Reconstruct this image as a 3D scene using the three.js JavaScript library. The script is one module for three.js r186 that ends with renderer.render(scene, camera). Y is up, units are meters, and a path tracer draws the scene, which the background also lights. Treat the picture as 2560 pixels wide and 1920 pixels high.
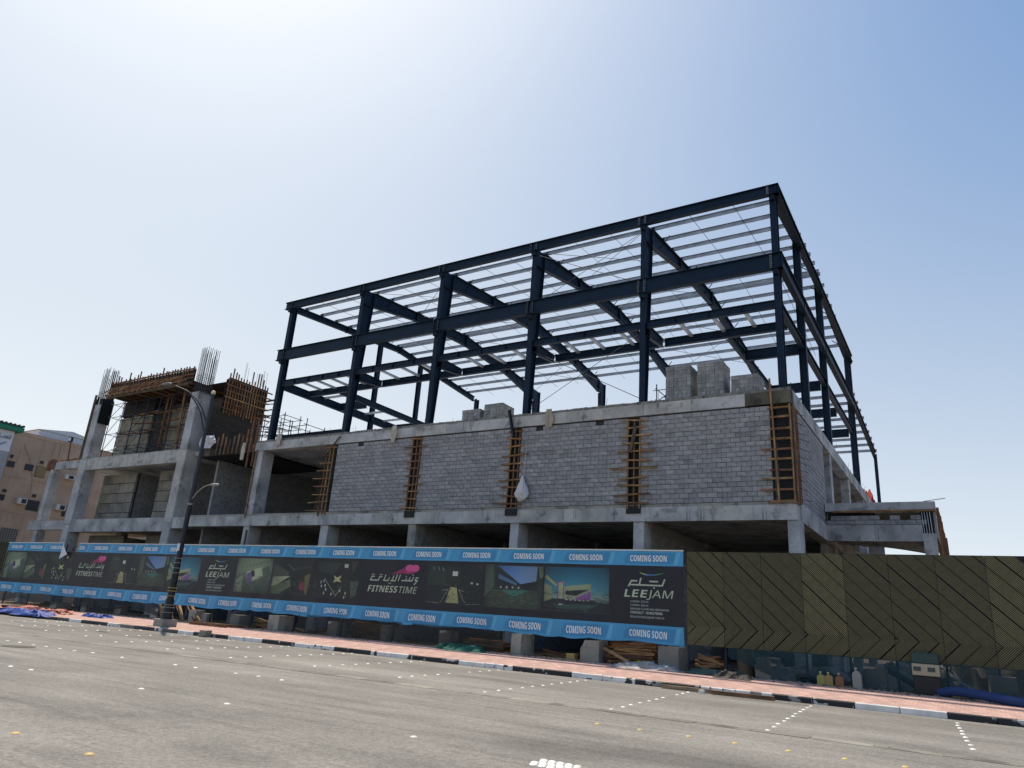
import * as THREE from 'three';
import { mergeGeometries } from 'three/addons/utils/BufferGeometryUtils.js';

// ---------- camera, sky, sun, exposure ----------
const scene = new THREE.Scene();
const camera = new THREE.PerspectiveCamera(56.43, 4 / 3, 0.1, 6000);
camera.position.set(5.521, 1.6, 29.756);
camera.rotation.order = 'YXZ';
camera.rotation.set(0.3188, 0.5737, 0.0718);
const renderer = new THREE.WebGLRenderer({ antialias: true });
renderer.toneMapping = THREE.LinearToneMapping;
renderer.toneMappingExposure = 1.1;
renderer.shadowMap.enabled = true;
const SUN = new THREE.Vector3(-0.50, 1.0, -0.19).normalize();
{ // hazy desert sky: whitish horizon haze, broad glow round the sun, blue away from it
  const W = 1024, H = 512, data = new Float32Array(W * H * 4);
  for (let j = 0; j < H; j++) for (let i = 0; i < W; i++) {
    const th = ((j + 0.5) / H - 0.5) * Math.PI, ph = ((i + 0.5) / W - 0.5) * 2 * Math.PI;
    const x = Math.cos(th) * Math.cos(ph), z = Math.cos(th) * Math.sin(ph), y = Math.sin(th);
    const g = Math.acos(Math.min(1, x * SUN.x + y * SUN.y + z * SUN.z)) * 57.2958, el = Math.max(0, th * 57.2958);
    const wide = Math.exp(-g / 29), hz = Math.exp(-el / 40), k = (j * W + i) * 4, E = 1 / 1.1, near = 0.03 * Math.min(1, Math.exp(-(g - 26) / 6)), fl = (v, m) => E * (v > 2 * m ? v : m + (v > 0 ? v * v / (4 * m) : 0));
    data[k] = fl(-0.70 + 2.2 * wide + 1.5 * hz + near, 0.1);
    data[k + 1] = fl(-0.42 + 1.86 * wide + 1.3 * hz + near, 0.17);
    data[k + 2] = fl(0.185 + 1.15 * wide + 0.74 * hz + near, 0.32);
    data[k + 3] = 1;
  }
  const sky = new THREE.DataTexture(data, W, H, THREE.RGBAFormat, THREE.FloatType);
  sky.mapping = THREE.EquirectangularReflectionMapping; sky.magFilter = THREE.LinearFilter; sky.minFilter = THREE.LinearFilter; sky.needsUpdate = true;
  scene.background = sky; scene.environment = sky;
}
const sun = new THREE.DirectionalLight(0xfff1dc, 4.2);
sun.position.copy(SUN).multiplyScalar(120); sun.target.position.set(-15, 0, 5);
sun.castShadow = true; sun.shadow.mapSize.set(4096, 4096); sun.shadow.radius = 1.6;
Object.assign(sun.shadow.camera, { left: -80, right: 80, top: 80, bottom: -80, near: 1, far: 400 });
scene.add(sun, sun.target);

// ---------- helpers ----------
let seed = 11;
const rnd = () => { seed = (seed + 0x6d2b79f5) | 0; let t = Math.imul(seed ^ (seed >>> 15), 1 | seed); t = (t + Math.imul(t ^ (t >>> 7), 61 | t)) ^ t; return ((t ^ (t >>> 14)) >>> 0) / 4294967296; };
const rr = (a, b) => a + (b - a) * rnd(), pick = (a) => a[Math.floor(rnd() * a.length)];
const V = (x, y, z) => new THREE.Vector3(x, y, z);
const used = new Map();
const numbered = (n) => { const k = used.get(n) ?? 0; used.set(n, k + 1); return k ? n + '_' + String(k).padStart(3, '0') : n; };
function wpos(o) { const v = V(0, 0, 0); for (; o && o !== scene; o = o.parent) v.add(o.position); return v; }
// box with uv in metres; u, v shift the pattern
function box(w, h, d, u = 0, v = 0) {
  const g = new THREE.BoxGeometry(w, h, d), uv = g.attributes.uv, dims = [[d, h], [d, h], [w, d], [w, d], [w, h], [w, h]];
  for (let f = 0; f < 6; f++) for (let i = 0; i < 4; i++) uv.setXY(f * 4 + i, u + f * 0.37 + uv.getX(f * 4 + i) * dims[f][0], v + f * 0.21 + uv.getY(f * 4 + i) * dims[f][1]);
  return g;
}
// box with small chamfers on all edges, for things that catch light near the camera
function cham(w, h, d, c = 0.015, u = 0, v = 0) {
  const s = new THREE.Shape(), a = w / 2 - c, b = h / 2 - c;
  s.moveTo(-a, -b); s.lineTo(a, -b); s.lineTo(a, b); s.lineTo(-a, b); s.closePath();
  const g = new THREE.ExtrudeGeometry(s, { depth: d - 2 * c, bevelEnabled: true, bevelSize: c, bevelThickness: c, bevelSegments: 1 });
  g.translate(0, 0, -(d - 2 * c) / 2); return metricUV(g, u, v);
}
function metricUV(g, u = 0, v = 0) { // planar uv in metres by the way each face points
  const q = g.index ? g.toNonIndexed() : g; q.computeVertexNormals();
  const p = q.attributes.position, n = p.count, uv = new Float32Array(n * 2);
  for (let i = 0; i < n; i += 3) {
    const a = V(p.getX(i), p.getY(i), p.getZ(i)), b = V(p.getX(i + 1), p.getY(i + 1), p.getZ(i + 1)), c = V(p.getX(i + 2), p.getY(i + 2), p.getZ(i + 2));
    const m = b.clone().sub(a).cross(c.clone().sub(a)), ax = Math.abs(m.x), ay = Math.abs(m.y), az = Math.abs(m.z);
    [a, b, c].forEach((w, k) => { const s = ax > ay && ax > az ? [w.z, w.y] : ay > az ? [w.x, w.z] : [w.x, w.y]; uv[(i + k) * 2] = s[0] + u; uv[(i + k) * 2 + 1] = s[1] + v; });
  }
  q.setAttribute('uv', new THREE.BufferAttribute(uv, 2)); return q;
}
function prism(pts, d, u = 0) { // polygon in xy, extruded d, centred on z
  const s = new THREE.Shape(pts.map((q) => new THREE.Vector2(q[0], q[1])));
  const g = new THREE.ExtrudeGeometry(s, { depth: d, bevelEnabled: false }); g.translate(0, 0, -d / 2); return metricUV(g, u);
}
const flat = (g) => { const q = g.index ? g.toNonIndexed() : g; for (const k of Object.keys(q.attributes)) if (!['position', 'normal', 'uv'].includes(k)) q.deleteAttribute(k); return q; };
const merge = (gs) => mergeGeometries(gs.map(flat));
const mv = (g, x, y, z, rx = 0, ry = 0, rz = 0) => g.applyMatrix4(new THREE.Matrix4().compose(V(x, y, z), new THREE.Quaternion().setFromEuler(new THREE.Euler(rx, ry, rz, 'YXZ')), V(1, 1, 1)));
// a bar from a to b: w across, h in its up direction; geometry is centred on the middle of the two
function bar(a, b, w, h, sh) {
  const d = b.clone().sub(a), L = d.length(); d.normalize();
  const up = Math.abs(d.y) > 0.98 ? V(0, 0, 1) : V(0, 1, 0), z = d.clone().cross(up).normalize(), y = z.clone().cross(d);
  const g = sh ? sh(L) : box(L, h, w, rnd() * 3, rnd() * 3);
  g.applyMatrix4(new THREE.Matrix4().makeBasis(d, y, z)); return g;
}
const rod = (a, b, r, n = 6) => bar(a, b, 0, 0, (L) => { const g = new THREE.CylinderGeometry(r, r, L, n); g.rotateZ(Math.PI / 2); return g; });
const mid = (a, b) => a.clone().add(b).multiplyScalar(0.5);
const at = (g, v) => g.translate(v.x, v.y, v.z);
function mesh(parent, name, g, m, x = 0, y = 0, z = 0, label) { // x, y, z in the world; parents are never turned
  const o = new THREE.Mesh(g, m), w = wpos(parent); o.name = parent === scene ? numbered(name) : name;
  o.position.set(x - w.x, y - w.y, z - w.z); o.castShadow = o.receiveShadow = true; if (label) o.userData.label = label; parent.add(o); return o;
}
const beam = (parent, name, a, b, w, h, m) => { const c = mid(a, b); return mesh(parent, name, bar(a, b, w, h), m, c.x, c.y, c.z); };
const tube = (parent, name, a, b, r, m, n) => { const c = mid(a, b); return mesh(parent, name, rod(a, b, r, n), m, c.x, c.y, c.z); };
function thing(name, label, category, x = 0, y = 0, z = 0, group) {
  const o = new THREE.Group(); o.name = numbered(name); o.position.set(x, y, z); o.userData = { label, category }; if (group) o.userData.group = group; scene.add(o); return o;
}
function tag(o, label, category, group) { o.userData.label = label; o.userData.category = category; if (group) o.userData.group = group; return o; }
function struct(o) { o.userData.kind = 'structure'; return o; }
// tileable noise
const hash = (x, y, s) => { let h = Math.imul(x, 374761393) ^ Math.imul(y, 668265263) ^ Math.imul(s, 2147483647 ^ 1274126177); h = Math.imul(h ^ (h >>> 13), 1274126177); return ((h ^ (h >>> 16)) >>> 0) / 4294967296; };
function vn(u, v, px, py, s) {
  const x = u * px, y = v * py, x0 = Math.floor(x), y0 = Math.floor(y), fx = x - x0, fy = y - y0, a = fx * fx * (3 - 2 * fx), b = fy * fy * (3 - 2 * fy);
  const X0 = ((x0 % px) + px) % px, X1 = (X0 + 1) % px, Y0 = ((y0 % py) + py) % py, Y1 = (Y0 + 1) % py;
  return (hash(X0, Y0, s) * (1 - a) + hash(X1, Y0, s) * a) * (1 - b) + (hash(X0, Y1, s) * (1 - a) + hash(X1, Y1, s) * a) * b;
}
function fbm(u, v, px, py, oct, s) { let t = 0, w = 0.5, n = 0; for (let o = 0; o < oct; o++) { t += w * vn(u, v, px, py, s + o * 17); n += w; w *= 0.55; px *= 2; py *= 2; } return t / n; }
function tex(n, metres, f, lin) { // f(u, v) -> [r, g, b] 0..1 (sRGB unless lin)
  const d = new Uint8Array(n * n * 4);
  for (let j = 0; j < n; j++) for (let i = 0; i < n; i++) { const c = f(i / n, j / n), k = (j * n + i) * 4; for (let q = 0; q < 3; q++) d[k + q] = Math.max(0, Math.min(255, (Array.isArray(c) ? c[q] : c) * 255)); d[k + 3] = 255; }
  const t = new THREE.DataTexture(d, n, n); t.wrapS = t.wrapT = THREE.RepeatWrapping; t.magFilter = THREE.LinearFilter; t.minFilter = THREE.LinearMipmapLinearFilter; t.generateMipmaps = true;
  if (!lin) t.colorSpace = THREE.SRGBColorSpace; t.repeat.set(1 / metres, 1 / metres); t.needsUpdate = true; return t;
}
const canvasTex = (w, h, draw) => { const c = document.createElement('canvas'); c.width = w; c.height = h; draw(c.getContext('2d'), w, h); const t = new THREE.CanvasTexture(c); t.colorSpace = THREE.SRGBColorSpace; t.wrapS = t.wrapT = THREE.RepeatWrapping; return t; };
const std = (o) => new THREE.MeshStandardMaterial({ roughness: 0.9, metalness: 0, ...o });
const ss = (a, b, x) => { const t = Math.max(0, Math.min(1, (x - a) / (b - a))); return t * t * (3 - 2 * t); };

// ---------- materials ----------
// cast concrete: mottled grey, darker run-down streaks, pin holes
const concTex = tex(1024, 4, (u, v) => {
  const a = fbm(u, v, 5, 5, 6, 1), st = fbm(u, v, 60, 3, 4, 2), p = ss(0.55, 0.75, fbm(u, v, 8, 4, 4, 3)), f = vn(u, v, 256, 256, 5), h = vn(u, v, 90, 90, 9) > 0.93 ? -0.12 : 0;
  const k = 0.685 + (a - 0.5) * 0.34 + (f - 0.5) * 0.07 - ss(0.56, 0.72, st) * 0.16 * p - ss(0.6, 0.8, fbm(u, v, 11, 11, 4, 8)) * 0.14 + h;
  return [k * 1.0, k * 0.995, k * 0.975];
});
const concBump = tex(512, 2, (u, v) => fbm(u, v, 16, 16, 5, 21) * 0.8 + (vn(u, v, 60, 60, 4) > 0.92 ? -0.3 : 0) + 0.2, true);
const conc = (c) => std({ color: c, map: concTex, bumpMap: concBump, bumpScale: 0.01, roughness: 0.93 });
const M = {};
M.conc = conc(0xffffff); M.concPale = conc(0xfffdf6); M.concOld = conc(0xdad6cc); M.concRough = std({ color: 0xb9b6ae, map: concTex, bumpMap: concBump, bumpScale: 0.05 });
M.patch = std({ color: 0x8f8a78, map: concTex, bumpMap: concBump, bumpScale: 0.012 });
// hollow concrete blocks, several firings
const blockTex = tex(512, 1.3, (u, v) => { const a = fbm(u, v, 9, 9, 5, 31), f = vn(u, v, 200, 200, 33), g = vn(u, v, 90, 90, 35); const k = 0.7 + (a - 0.5) * 0.3 + (f - 0.5) * 0.2 + (g > 0.86 ? -0.1 : 0); return [k, k, k]; });
const blockBump = tex(256, 0.5, (u, v) => fbm(u, v, 40, 40, 3, 41), true);
const blk = (c) => std({ color: c, map: blockTex, bumpMap: blockBump, bumpScale: 0.008, roughness: 0.96 });
M.blocks = [0xd8d6d4, 0xd3d2d0, 0xcecccb, 0xdcd9d7, 0xc4c2c1, 0xd8d2d0, 0xd0d0cd, 0xe2dfdc, 0xcacac6].map(blk);
M.mortar = std({ color: 0x4f4d4c, map: blockTex, roughness: 1 });
M.stackBlocks = [0xdcdad4, 0xd2d1cc, 0xe4e2dc, 0xc8c7c2].map(blk);
// shop-primed steel, dark blue
const steelTex = tex(512, 3, (u, v) => { const a = fbm(u, v, 6, 6, 5, 51), s = fbm(u, v, 4, 40, 4, 53); const k = 0.9 + (a - 0.5) * 0.3 - ss(0.6, 0.8, s) * 0.15; return [k, k, k]; });
M.steel = new THREE.MeshPhysicalMaterial({ color: new THREE.Color().setRGB(0.007, 0.023, 0.050), map: steelTex, roughness: 0.55, specularIntensity: 0.4 });
M.steelDark = new THREE.MeshPhysicalMaterial({ specularIntensity: 0.4, color: new THREE.Color().setRGB(0.006, 0.014, 0.03), map: steelTex, roughness: 0.5 });
M.galv = std({ color: new THREE.Color().setRGB(0.52, 0.56, 0.61), map: steelTex, roughness: 0.45, metalness: 0.35 });
M.rodm = std({ color: 0x3a4048, roughness: 0.6, metalness: 0.5 });
M.bolt = std({ color: 0xb9bec4, roughness: 0.4, metalness: 0.7 });
M.rebar = std({ color: 0x33363c, roughness: 0.75, metalness: 0.3 });
M.scaff = std({ color: 0x2c3340, roughness: 0.6, metalness: 0.4 });
// timber
const woodTex = tex(512, 2, (u, v) => { const g = fbm(u, v, 3, 48, 4, 61), l = fbm(u, v, 8, 10, 4, 62), k = 0.62 + (g - 0.5) * 0.5 + (l - 0.5) * 0.35; return [k, k * 0.94, k * 0.86]; });
const wood = (c) => std({ color: c, map: woodTex, roughness: 0.85 });
M.woods = [0xe6b884, 0xd8a876, 0xdfb382, 0xc69c70, 0xeec99a, 0xb59070].map(wood);
M.woodGrey = [0xbbac98, 0xa6988a, 0xccbba4, 0x8d8074].map(wood);
M.woodRed = [0xc28a6c, 0xac7a64, 0xd09a78].map(wood);
M.ply = std({ color: 0x4a4640, map: woodTex, roughness: 0.8 }); M.plyBlack = std({ color: 0x1c2026, map: woodTex, roughness: 0.7 });
M.plyTan = std({ color: 0xb4a489, map: concTex, roughness: 0.9 });
const plain = (c, r = 0.85, o) => std({ color: c, roughness: r, ...o });
M.white = plain(0xd9d6cc); M.rag = plain(0xcfc8b8, 0.95); M.ragGrey = plain(0xc9c9cc, 0.9);
M.black = plain(0x0c0d10, 0.6);

// ---------- ground, road, pavement ----------
const kerbZ = (x) => 7.20 - 0.04 * x, fenceZ = (x) => 3.1 - 0.016 * x;
function sheet(name, rows, m, uvs = 1) { // rows: arrays of points of equal length
  const n = rows[0].length, pos = [], uv = [], idx = [];
  rows.forEach((r) => r.forEach((p) => { pos.push(p[0], p[1], p[2]); uv.push(p[0] * uvs, -p[2] * uvs); }));
  for (let j = 0; j + 1 < rows.length; j++) for (let i = 0; i + 1 < n; i++) { const a = j * n + i; idx.push(a, a + n, a + 1, a + 1, a + n, a + n + 1); }
  const g = new THREE.BufferGeometry(); g.setAttribute('position', new THREE.Float32BufferAttribute(pos, 3)); g.setAttribute('uv', new THREE.Float32BufferAttribute(uv, 2)); g.setIndex(idx); g.computeVertexNormals();
  return mesh(scene, name, g, m);
}
const sandTex = tex(512, 9, (u, v) => { const a = fbm(u, v, 6, 6, 6, 71), f = vn(u, v, 220, 220, 73), k = 0.62 + (a - 0.5) * 0.4 + (f - 0.5) * 0.14; return [k, k * 0.92, k * 0.8]; });
M.sand = std({ color: 0xd2c8b6, map: sandTex, bumpMap: sandTex, bumpScale: 0.04, roughness: 1 });
// old sun-bleached asphalt: stone grain, patches, traffic film smeared along the lanes
const asphTex = tex(2048, 12, (u, v) => {
  const f = vn(u, v, 1024, 1024, 81), f2 = vn(u, v, 460, 460, 82), f3 = vn(u, v, 200, 200, 89), a = fbm(u, v, 5, 9, 6, 83), s = fbm(u, v, 2, 22, 5, 84), g = fbm(u, v, 3, 60, 4, 85);
  let k = 0.66 + (f - 0.5) * 0.15 + (f2 - 0.5) * 0.12 + (f3 - 0.5) * 0.07 + (a - 0.5) * 0.16 + (s - 0.5) * 0.14 - ss(0.60, 0.72, g) * 0.05; if (f2 > 0.95) k += 0.05;
  return [k * 1.0, k * 0.985, k * 0.955];
});
const asphBump = tex(1024, 2.5, (u, v) => vn(u, v, 256, 256, 91) * 0.6 + vn(u, v, 128, 128, 92) * 0.4, true);
M.asphalt = std({ color: 0xbfbdb9, map: asphTex, bumpMap: asphBump, bumpScale: 0.01, roughness: 0.86 });
struct(sheet('ground', [[[-3000, -0.05, -3000], [3000, -0.05, -3000]], [[-3000, -0.05, 3000], [3000, -0.05, 3000]]], M.sand, 0.2));
{
  const X = [], Z = []; for (let x = -46; x <= 14; x += 0.3) X.push(x); for (let z = 0; z <= 1.0001; z += 1 / 72) Z.push(z);
  const rows = Z.map((f) => [-400, -120, ...X, 60, 400].map((x) => { const k = x < -45.5 ? -8 : kerbZ(x) + 0.02; return [x, 0, k + (34 - k) * f]; })); rows.push(rows[0].map((p) => [p[0], 0, 62]));
  const road = struct(sheet('road', rows, M.asphalt)), p = road.geometry.attributes.position, c = new Float32Array(p.count * 3);
  for (let i = 0; i < p.count; i++) { // worn and dirty areas: patches, drag marks along the lane, tyre film with ragged edges
    const x = p.getX(i), z = p.getZ(i), u = x / 90 + 0.7, v = z / 90 + 0.2, n = fbm(u, v, 9, 16, 5, 701), st = fbm(u, v, 14, 110, 4, 703), r = fbm(u, v, 26, 60, 4, 705), w = 1.5 * (r - 0.5) + 0.5 * Math.sin(x * 0.13);
    const film = ss(1.1, 0.25, Math.abs(z - 20.1 + x * 0.05 + w)) * ss(0.42, 0.58, fbm(u, v, 18, 30, 4, 707)) * 0.34 + ss(0.8, 0.2, Math.abs(z - 23.4 + x * 0.04 + w)) * ss(0.46, 0.6, fbm(u, v, 22, 40, 4, 709)) * 0.26 + ss(0.62, 0.7, fbm(u, v, 40, 90, 4, 711)) * 0.16;
    const dust = ss(0.9, 0.1, z - kerbZ(x)) * ss(0.3, 0.6, r) * 0.16, k = 1 + (n - 0.5) * 0.4 + (st - 0.5) * 0.36 - film;
    c[i * 3] = k + dust; c[i * 3 + 1] = k + dust * 0.9; c[i * 3 + 2] = k + dust * 0.65; }
  road.geometry.setAttribute('color', new THREE.BufferAttribute(c, 3)); M.asphalt.vertexColors = true;
  const xp = [-41.3, -30, -20, -10, 0, 10, 20, 60];
  const pave = tex(1024, 1.6, (u, v) => { // small interlocking pavers, pinkish red, dusty
    const row = Math.floor(v * 16), uu = u * 8 + (row % 2) * 0.5, fx = uu - Math.floor(uu), fy = v * 16 - row, j = Math.min(fx, 1 - fx) < 0.045 || Math.min(fy, 1 - fy) < 0.09, t = hash(Math.floor(uu) % 8, row, 95);
    const k = 0.86 + (t - 0.5) * 0.1 + (fbm(u, v, 6, 6, 5, 96) - 0.5) * 0.22 + (vn(u, v, 300, 300, 97) - 0.5) * 0.08 - (j ? 0.1 : 0);
    return [k * 0.93, k * 0.79, k * 0.745];
  });
  M.pave = std({ color: 0xeae4e0, map: pave, roughness: 0.95 });
  struct(sheet('pavement', [xp.map((x) => [x, 0.335, fenceZ(x) + 0.35]), xp.map((x) => [x, 0.157, kerbZ(x) - 0.16])], M.pave));
  M.earth = std({ color: 0x8f8474, map: sandTex, bumpMap: sandTex, bumpScale: 0.05, roughness: 1 });
  struct(sheet('site_ground', [[[-62, 0.325, -70], [60, 0.325, -70]], [[-62, 0.325, 0.2], [60, 0.325, 0.2]], [[-62, 0.325, fenceZ(-62) + 0.4], [60, 0.325, fenceZ(60) + 0.4]]], M.earth));
  // concrete gutter channel between parking bays and lane
  const gut = struct(new THREE.Group()); gut.name = numbered('gutter'); scene.add(gut);
  const gm = [conc(0xc0bbb1), conc(0xb4afa6), conc(0xcac5ba)];
  for (let i = 0; i < 34; i++) { const x = 8.4 - i * 1.02; mesh(gut, 'gutter_stone', box(1.005, 0.03, 0.36, rnd() * 9, rnd() * 9).rotateY(rr(-0.004, 0.004)), pick(gm), x, -0.009 + rr(-0.002, 0.003), 14.72 + (8.4 - x) * 0.048 + rr(-0.006, 0.006)); }
}
tag(mesh(scene, 'manhole_cover', new THREE.CylinderGeometry(0.42, 0.42, 0.012, 32), std({ color: 0x77736b, map: asphTex, roughness: 0.8 }), -17.0, 0.002, 18.95), 'round worn manhole cover in the left half of the road', 'manhole cover');
// painted kerb
{
  const chip = (dark, s) => tex(512, 2.2, (u, v) => { const n = fbm(u, v, 7, 9, 6, s), d = fbm(u, v, 12, 12, 5, s + 3), bare = ss(0.63, 0.645, n), g = 0.5 + (d - 0.5) * 0.3, w = dark ? 0.11 + (d - 0.5) * 0.05 : 0.86 + (d - 0.5) * 0.16, o = dark ? 0.72 : 0.2, k = w * (1 - bare) + (bare ? (vn(u, v, 9, 9, s + 7) > 0.5 ? o : g) : 0) * bare; return dark && !bare ? [k * 0.85, k * 0.92, k * 1.25] : [k, k * 0.985, k * 0.96]; });
  const wm = [101, 111, 141].map((s) => std({ map: chip(false, s), bumpMap: concBump, bumpScale: 0.008, roughness: 0.75 })), bm = [121, 131, 151].map((s) => std({ map: chip(true, s), bumpMap: concBump, bumpScale: 0.008, roughness: 0.6 }));
  const worn = [conc(0xb3b0ab), conc(0x6f6f72), conc(0x8f8d8a)];
  const kerb = struct(new THREE.Group()); kerb.name = numbered('kerb'); scene.add(kerb);
  const edge = [9.0, 6.73, 4.64, 2.5, 0.4, -1.63, -3.66, -5.82, -8.0, -10.2, -12.24, -14.22, -16.05, -18.2, -20.1, -22.2, -24.5, -26.7, -28.8, -31, -33.2, -35.4, -37.6, -39.6, -41.3];
  for (let i = -6; i < 24; i++) {
    const x0 = i < 0 ? 9.0 - i * 2.1 : edge[i], x1 = i < 0 ? x0 - 2.1 : edge[i + 1], black = ((i % 2) + 2) % 2 === 1, L = (x0 - x1) / 2;
    for (let h = 0; h < 2; h++) {
      const x = x0 - L * (h + 0.5), old = x < -25 && rnd() < 0.55;
      mesh(kerb, 'kerb_stone', mv(cham(L - 0.012, 0.26, 0.17, 0.02, rnd() * 5, rnd() * 5), 0, 0, 0, rr(-0.01, 0.01), 0.04 + rr(-0.006, 0.006), 0), old ? (black ? worn[1] : pick([worn[0], worn[2]])) : pick(black ? bm : wm), x, 0.03 + rr(-0.006, 0.006), kerbZ(x) - 0.075 + rr(-0.01, 0.01));
    }
  }
}
// ceramic road studs
{
  const dome = new THREE.LatheGeometry([[0.001, 0.02], [0.022, 0.0185], [0.039, 0.0135], [0.049, 0.005], [0.051, 0]].map((q) => new THREE.Vector2(q[0], q[1])), 16);
  const w = plain(0xf1eee6, 0.35), y = plain(0xc4ab68, 0.6), wd = plain(0xd8d4c8, 0.5);
  const stud = (x, z, yel, group, label) => tag(mesh(scene, 'road_stud', dome, yel ? y : rnd() < 0.3 ? wd : w, x, 0.001, z), label, 'road stud', group);
  const nth = ['first', 'second', 'third', 'fourth', 'fifth', 'sixth', 'seventh', 'eighth', 'ninth', 'tenth', 'eleventh', 'twelfth', 'thirteenth'];
  const rows = [[4.86, 0.065, 8], [1.55, 0.068, 10], [-1.72, 0.09, 10], [-5.0, 0.11, 10], [-8.25, 0.135, 10], [-11.55, 0.17, 9], [-14.85, 0.225, 10], [-18.25, 0.27, 10], [-21.55, 0.33, 10], [-24.75, 0.385, 9], [-27.95, 0.43, 9], [-31.2, 0.47, 8], [-34.5, 0.5, 6]];
  rows.forEach(([x8, t, n], r) => { let c = 0; for (let i = 0; i <= n; i++) if (!(rnd() < 0.07)) { const z = 8.05 + i * 0.675; stud(x8 + t * (z - 8) + rr(-0.02, 0.02), Math.max(z, kerbZ(x8) + 0.25) + rr(-0.02, 0.02), false, 'white studs marking the ' + nth[r] + ' parking bay line', nth[c++] + ' white stud from the kerb in the ' + nth[r] + ' bay line from the right'); } });
  const line = (list, yel, group, what) => list.forEach(([x, z], i) => stud(x, z, yel, group, nth[i] + ' ' + what));
  line([[4.43, 17.01], [3.65, 17.09], [2.86, 17.13], [2.06, 17.15], [1.31, 17.16], [0.49, 17.23], [-0.27, 17.29]], true, 'yellow studs along the lane edge', 'yellow stud from the right along the lane edge below the bays');
  line([[-7.73, 17.77], [-8.54, 17.74], [-9.25, 17.81], [-10.67, 17.87], [-11.4, 17.92], [-13.49, 18.05], [-14.92, 18.03], [-15.6, 18.16], [-16.3, 18.19], [-17.03, 18.2], [-17.61, 18.27], [-18.57, 18.19], [-19.2, 18.24]], false, 'white studs along the lane edge', 'white stud from the right along the lane edge in the left half');
  line([[-1.19, 21.2], [-4.99, 21.32], [-7.24, 21.41], [-10.76, 21.59], [-11.51, 21.63]], false, 'white studs scattered along the middle of the road', 'lone white stud from the right in the middle of the road');
  line([[-2.38, 25.01], [-3.9, 25.02]], true, 'yellow studs nearest the camera', 'yellow stud from the right at the bottom left of the road');
  for (let i = 0; i < 5; i++) for (let j = 0; j < 4; j++) stud(0.82 + i * 0.115 + (j % 2) * 0.05, 21.15 + j * 0.115, false, 'white studs packed in a block', 'white domed stud packed in the block at the bottom edge');
}

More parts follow.
